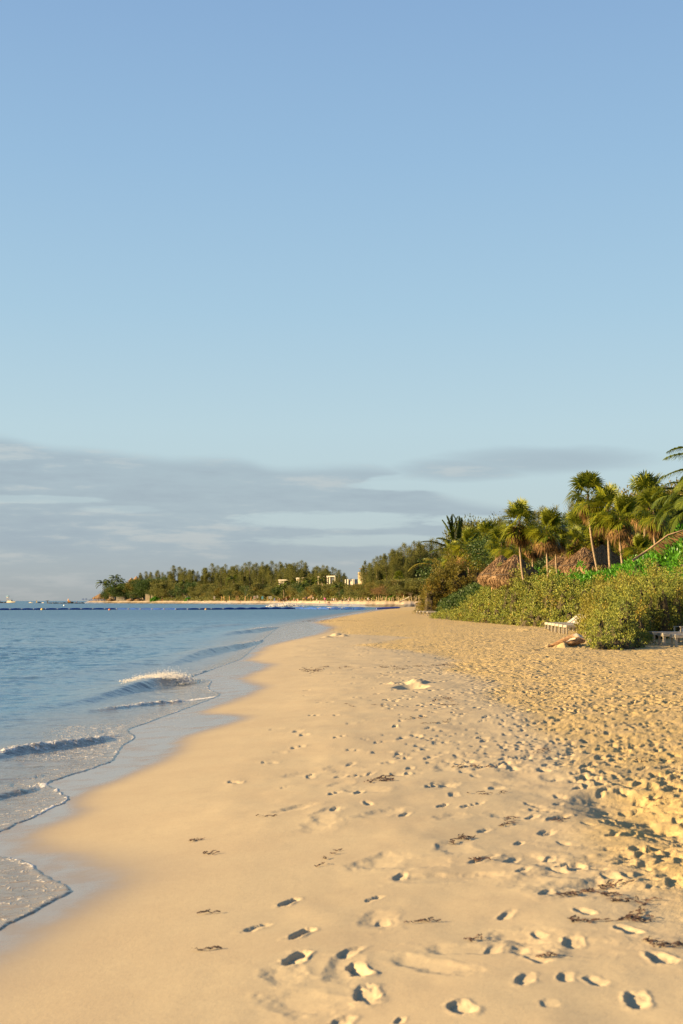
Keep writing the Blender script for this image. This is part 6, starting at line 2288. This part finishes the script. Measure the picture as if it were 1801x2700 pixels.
# ---------------------------------------------------------------- blue float barrier and buoys
def barrier():
    ctrl = np.array([(-40, 1614), (0, 1613), (150, 1611.6), (300, 1609.6), (400, 1610), (480, 1611.4), (560, 1611.4), (620, 1609.6), (680, 1606.8), (740, 1604.2), (785, 1603.4), (815, 1606), (850, 1606.8), (900, 1607.2), (965, 1607)])
    o = None
    px = -36.0
    k = 0
    white = simple('white_buckle', (.42, .39, .48), .6)
    tops = []
    while px < 962:
        nx = px + 31.2
        a = P(px + .8, 1600, 1)
        def pt(p):
            y = float(np.interp(p, ctrl[:, 0], ctrl[:, 1]))
            dd = float(np.interp(p, [0, 300, 480, 620, 740, 790, 850, 965], [305, 318, 312, 318, 335, 338, 325, 322]))
            return (p - CX) / F * dd, dd
        x0, y0 = pt(px + .2)
        x1, y1 = pt(min(nx, 964) - .2)
        if o is None:
            o = empty('floating_barrier', Vector((x0, y0, LEVEL)))
            tag(o, 'long blue floating barrier of linked tube segments crossing the bay', 'barrier')
        R = .29
        arch = .10 + .16 * (px > 560)
        pts, rr = [], []
        for i in range(9):
            t = i / 8
            sag = arch * math.sin(math.pi * t)
            pts.append((x0 + (x1 - x0) * t - o.location.x, y0 + (y1 - y0) * t - o.location.y, .04 + sag * .7))
            rr.append(R * (.74 + .26 * math.sin(math.pi * min(1, max(0, t)) * .96 + .06) ** .35))
        MB().tube(pts, rr, 10).build('float_segment', M['barrier'], o, True)
        if px < 560:
            MB().box((x1 - o.location.x + .05, y1 - o.location.y - .28, .18), (.22, .14, .26), Matrix.Rotation(.5, 3, 'Y')).build('connector', white, o)
        px = nx
        k += 1
    # the end pulled up on the sand
    pts = []
    for px in np.linspace(992, 1054, 9):
        d = 322 + (px - 992) * .15
        x = (px - CX) / F * d
        pts.append((x - o.location.x, d - o.location.y, max(sand_z(x, d), LEVEL) - LEVEL + .18))
    MB().tube(pts, [.2] + [.27] * 7 + [.12], 9).build('float_segment', simple('violet_blue_fabric', (.10, .12, .36), .6, .15), o, True)  # violet-blue, lighter than the floating segments
    c = pt_buoy = None
    for lab, px, d, r, mt in (("orange buoy floating in front of the blue barrier", 289, 300, .20, (.75, .20, .02)), ("yellow buoy tied to the blue barrier near the left", 112, 306, .26, (.70, .45, .10)), ("small white buoy far out beyond the blue barrier", 169.5, 560, .32, (.75, .72, .66)), ("small white buoy just behind the blue barrier", 202, 345, .16, (.75, .70, .6)), ("small tan buoy just behind the barrier's left part", 76, 340, .15, (.65, .50, .3)), ("orange brown buoy tied to the middle of the blue barrier", 543.5, 313, .22, (.55, .30, .08))):
        o2 = empty('buoy', Vector(((px - CX) / F * d, d - (.4 if 'tied' in lab else 0), LEVEL)))
        tag(o2, lab, 'buoy', 'buoys around the barrier')
        MB().blob((0, 0, r * .45), (r * 1.25, r * 1.1, r), 12, 8).build('float', simple('buoy_paint', mt, .5, .1), o2, True)
        MB().tube([(0, 0, r * 1.3), (0, 0, r * 1.75)], r * .16, 6).build('ring', M['darkwood'], o2)


barrier()


# ---------------------------------------------------------------- splash, weed
def spray(name, label, pts, n, r0, r1, mat):
    rng = np.random.default_rng(len(label))
    V, Fq = [], []
    ico = np.array([(0, 0, 1), (.894, 0, .447), (.276, .851, .447), (-.724, .526, .447), (-.724, -.526, .447), (.276, -.851, .447), (.724, .526, -.447), (-.276, .851, -.447), (-.894, 0, -.447), (-.276, -.851, -.447), (.724, -.526, -.447), (0, 0, -1)])
    it = np.array([(0, 1, 2), (0, 2, 3), (0, 3, 4), (0, 4, 5), (0, 5, 1), (1, 6, 2), (2, 7, 3), (3, 8, 4), (4, 9, 5), (5, 10, 1), (6, 7, 2), (7, 8, 3), (8, 9, 4), (9, 10, 5), (10, 6, 1), (11, 7, 6), (11, 8, 7), (11, 9, 8), (11, 10, 9), (11, 6, 10)])
    P_ = np.array([p[:3] for p in pts])
    S_ = np.array([p[3:] for p in pts])
    for i in range(n):
        k = rng.integers(len(P_))
        g = rng.normal(size=3)
        c = P_[k] + g * S_[k]
        c[2] = P_[k][2] + abs(g[2]) * S_[k][2]
        r = (r0 + (r1 - r0) * rng.random() ** 2.5) * (1.0 if abs(g[2]) < 1 else .55)
        b = len(V) * 12
        V.append(c + ico * r * rng.uniform(.7, 1.3, (12, 1)) * np.array([1.3, 1.1, .8]))
        Fq.append(it + b)
    o = link(name, npmesh(name, np.vstack(V), np.vstack(Fq), True), mat)
    tag(o, label, 'foam', kind='stuff')


def wave_px(px, py, lift=0.0):
    d = gd(py, LEVEL + .1)
    return ((px - CX) / F * d, d, LEVEL + lift)


_pts = []
for px, py, sx_, sz_, l in ((345, 1794, .10, .03, .1), (375, 1791, .12, .05, .14), (405, 1789, .14, .07, .16), (430, 1787, .14, .10, .16), (450, 1787, .13, .12, .16), (470, 1788, .13, .08, .14), (485, 1790, .12, .05, .08), (495, 1792, .10, .03, .04), (420, 1793, .12, .04, .2), (455, 1793, .13, .05, .18)):
    _pts.append(wave_px(px, py, l * .85) + (sx_, .35, sz_ * .7))
spray('breaking_wave_foam', 'white splash on the crest of the nearest breaking wave', _pts, 7000, .002, .013, M['foam'])
_pts = []
for px, l, sx_, sz_ in ((714, 0, .6, .35), (720, 0, .5, .5), (740, 0, .9, .45), (750, .2, 1.0, .6), (758, .3, 1.0, .75), (766, .2, 1.0, .55), (774, 0, 1.0, .3), (785, 0, 1.0, .15)):
    _pts.append(((px - CX) / F * 470, 470, LEVEL + l, sx_, 1.2, sz_))
for px in (850, 862, 875, 888):
    _pts.append(((px - CX) / F * 372, 372, LEVEL, .9, 1.5, .10))
spray('far_breaker_foam', 'white burst of the big breaker beyond the blue barrier', _pts, 5200, .03, .16, M['foam'])


def seaweed():
    rng = np.random.default_rng(31)
    V, Fq = [], []
    def strand(x, y, L, a):
        n = 5
        p = np.array([x, y, sand_z(x, y) + .012])
        for i in range(n):
            a += rng.normal() * .5
            q = p + np.array([math.cos(a), math.sin(a), 0]) * L / n
            q[2] = sand_z(q[0], q[1]) + rng.uniform(.004, .018)
            w = np.array([-math.sin(a), math.cos(a), .5]) * rng.uniform(.002, .006) * (1 + y * .014)
            b = len(V)
            V.extend([p - w, q - w * .8, q + w * .8, p + w])
            Fq.append((b, b + 1, b + 2, b + 3))
            p = q
    spots = [(800, 1627, 30, 2.5, 60), (840, 1630, 40, 2, 60), (880, 1634, 40, 2, 50), (770, 1629, 20, 1.5, 30), (930, 1636, 25, 1, 20), (905, 1623, 30, 1.5, 30), (805, 1757, 18, 4, 34), (830, 1760, 16, 3, 30), (850, 1752, 16, 3, 14), (905, 1755, 16, 3, 14), (1020, 1758, 30, 3, 26), (1050, 1763, 24, 2, 20), (1110, 1757, 24, 2, 22), (1150, 1755, 16, 2, 14), (1180, 1755, 16, 2, 14),
             (1080, 1890, 40, 4, 12), (1210, 2187, 6, 2, 12), (522, 2330, 3, 1, 3), (524, 2423, 4, 1, 5), (705, 2115, 4, 2, 3), (1050, 1650, 60, 4, 24), (870, 1679, 40, 1.5, 10), (1330, 1720, 60, 10, 12), (1480, 1850, 80, 20, 16), (1700, 2005, 60, 10, 14), (1410, 1716, 4, 1, 8)]
    lines = [([(955, 2046), (975, 2040), (1005, 2030), (1020, 2040)], 26), ([(985, 2036), (1020, 2043)], 12), ([(1130, 1850), (1165, 1838), (1195, 1852)], 18), ([(1160, 1858), (1200, 1862)], 12), ([(1180, 2018), (1235, 2014), (1300, 2022)], 16), ([(1230, 2080), (1290, 2085), (1320, 2082)], 10), ([(1290, 2165), (1328, 2160), (1332, 2142)], 12), ([(1185, 2197), (1215, 2182)], 7), ([(1462, 2344), (1500, 2338), (1545, 2330), (1600, 2310)], 26),
             ([(1585, 2345), (1605, 2365), (1640, 2370), (1700, 2365)], 22), ([(1598, 2420), (1650, 2412), (1668, 2395), (1690, 2385)], 22), ([(1660, 2415), (1692, 2420), (1704, 2408)], 10), ([(1490, 2402), (1515, 2417), (1570, 2410)], 12), ([(1565, 2318), (1610, 2314), (1665, 2322)], 12), ([(1690, 2465), (1712, 2482), (1760, 2490), (1800, 2487)], 20), ([(1450, 2155), (1470, 2152)], 5), ([(1700, 2105), (1720, 2100), (1735, 2112)], 8),
             ([(470, 2148), (500, 2148), (522, 2154)], 4), ([(812, 2240), (840, 2230), (860, 2215), (900, 2185)], 9), ([(520, 2165), (530, 2180), (545, 2192)], 4), ([(1200, 2245), (1290, 2240)], 7), ([(1050, 2392), (1140, 2386)], 7), ([(1220, 2440), (1300, 2430)], 5), ([(1395, 2505), (1440, 2498)], 6), ([(1380, 1985), (1470, 1978)], 8), ([(1100, 1905), (1180, 1900)], 9), ([(900, 1850), (1000, 1858)], 8)]
    for ln, n in lines:
        ln = np.array(ln, float)
        for i in range(int(n * .8)):
            t = rng.uniform(0, len(ln) - 1.001)
            k = int(t)
            p = ln[k] * (1 - t + k) + ln[k + 1] * (t - k) + rng.normal(size=2) * np.array([4, 1.6])
            q = ln[k + 1] - ln[k]
            d = gd(p[1], 0)
            a = math.atan2(-q[1] * d / 420, q[0]) + rng.normal() * .5
            strand((p[0] - CX) / F * d, d, rng.uniform(.03, .10) * (1 + d * .02), a)
    for px, py, sx_, sy_, n in spots:
        for i in range(int(n * .7)):
            y_ = py + rng.normal() * sy_ * .6
            x_ = px + rng.normal() * sx_ * .6
            d = gd(y_, 0)
            strand((x_ - CX) / F * d, d, rng.uniform(.03, .13) * (1 + d * .012), rng.normal() * .5 + (0 if rng.random() < .6 else 1.2))
    V = np.array(V)
    # settle on the printed sand
    rows, cols, Xg, Yg, Z = SAND
    i = np.clip(np.searchsorted(rows, V[:, 1]), 1, len(rows) - 1)
    j = np.clip(np.searchsorted(cols, V[:, 0] / V[:, 1]), 1, len(cols) - 1)
    zb = np.maximum(Z[i, j], Z[i - 1, j - 1])
    V[:, 2] += zb - sand_base(V[:, 0], V[:, 1])
    o = link('seaweed_wrack', npmesh('seaweed_wrack', V, np.array(Fq)), simple('dry_seaweed', (.060, .030, .016), .8, .4, 5))
    tag(o, 'dark brown strands of dry seaweed washed up on the sand', 'seaweed', kind='stuff')


seaweed()
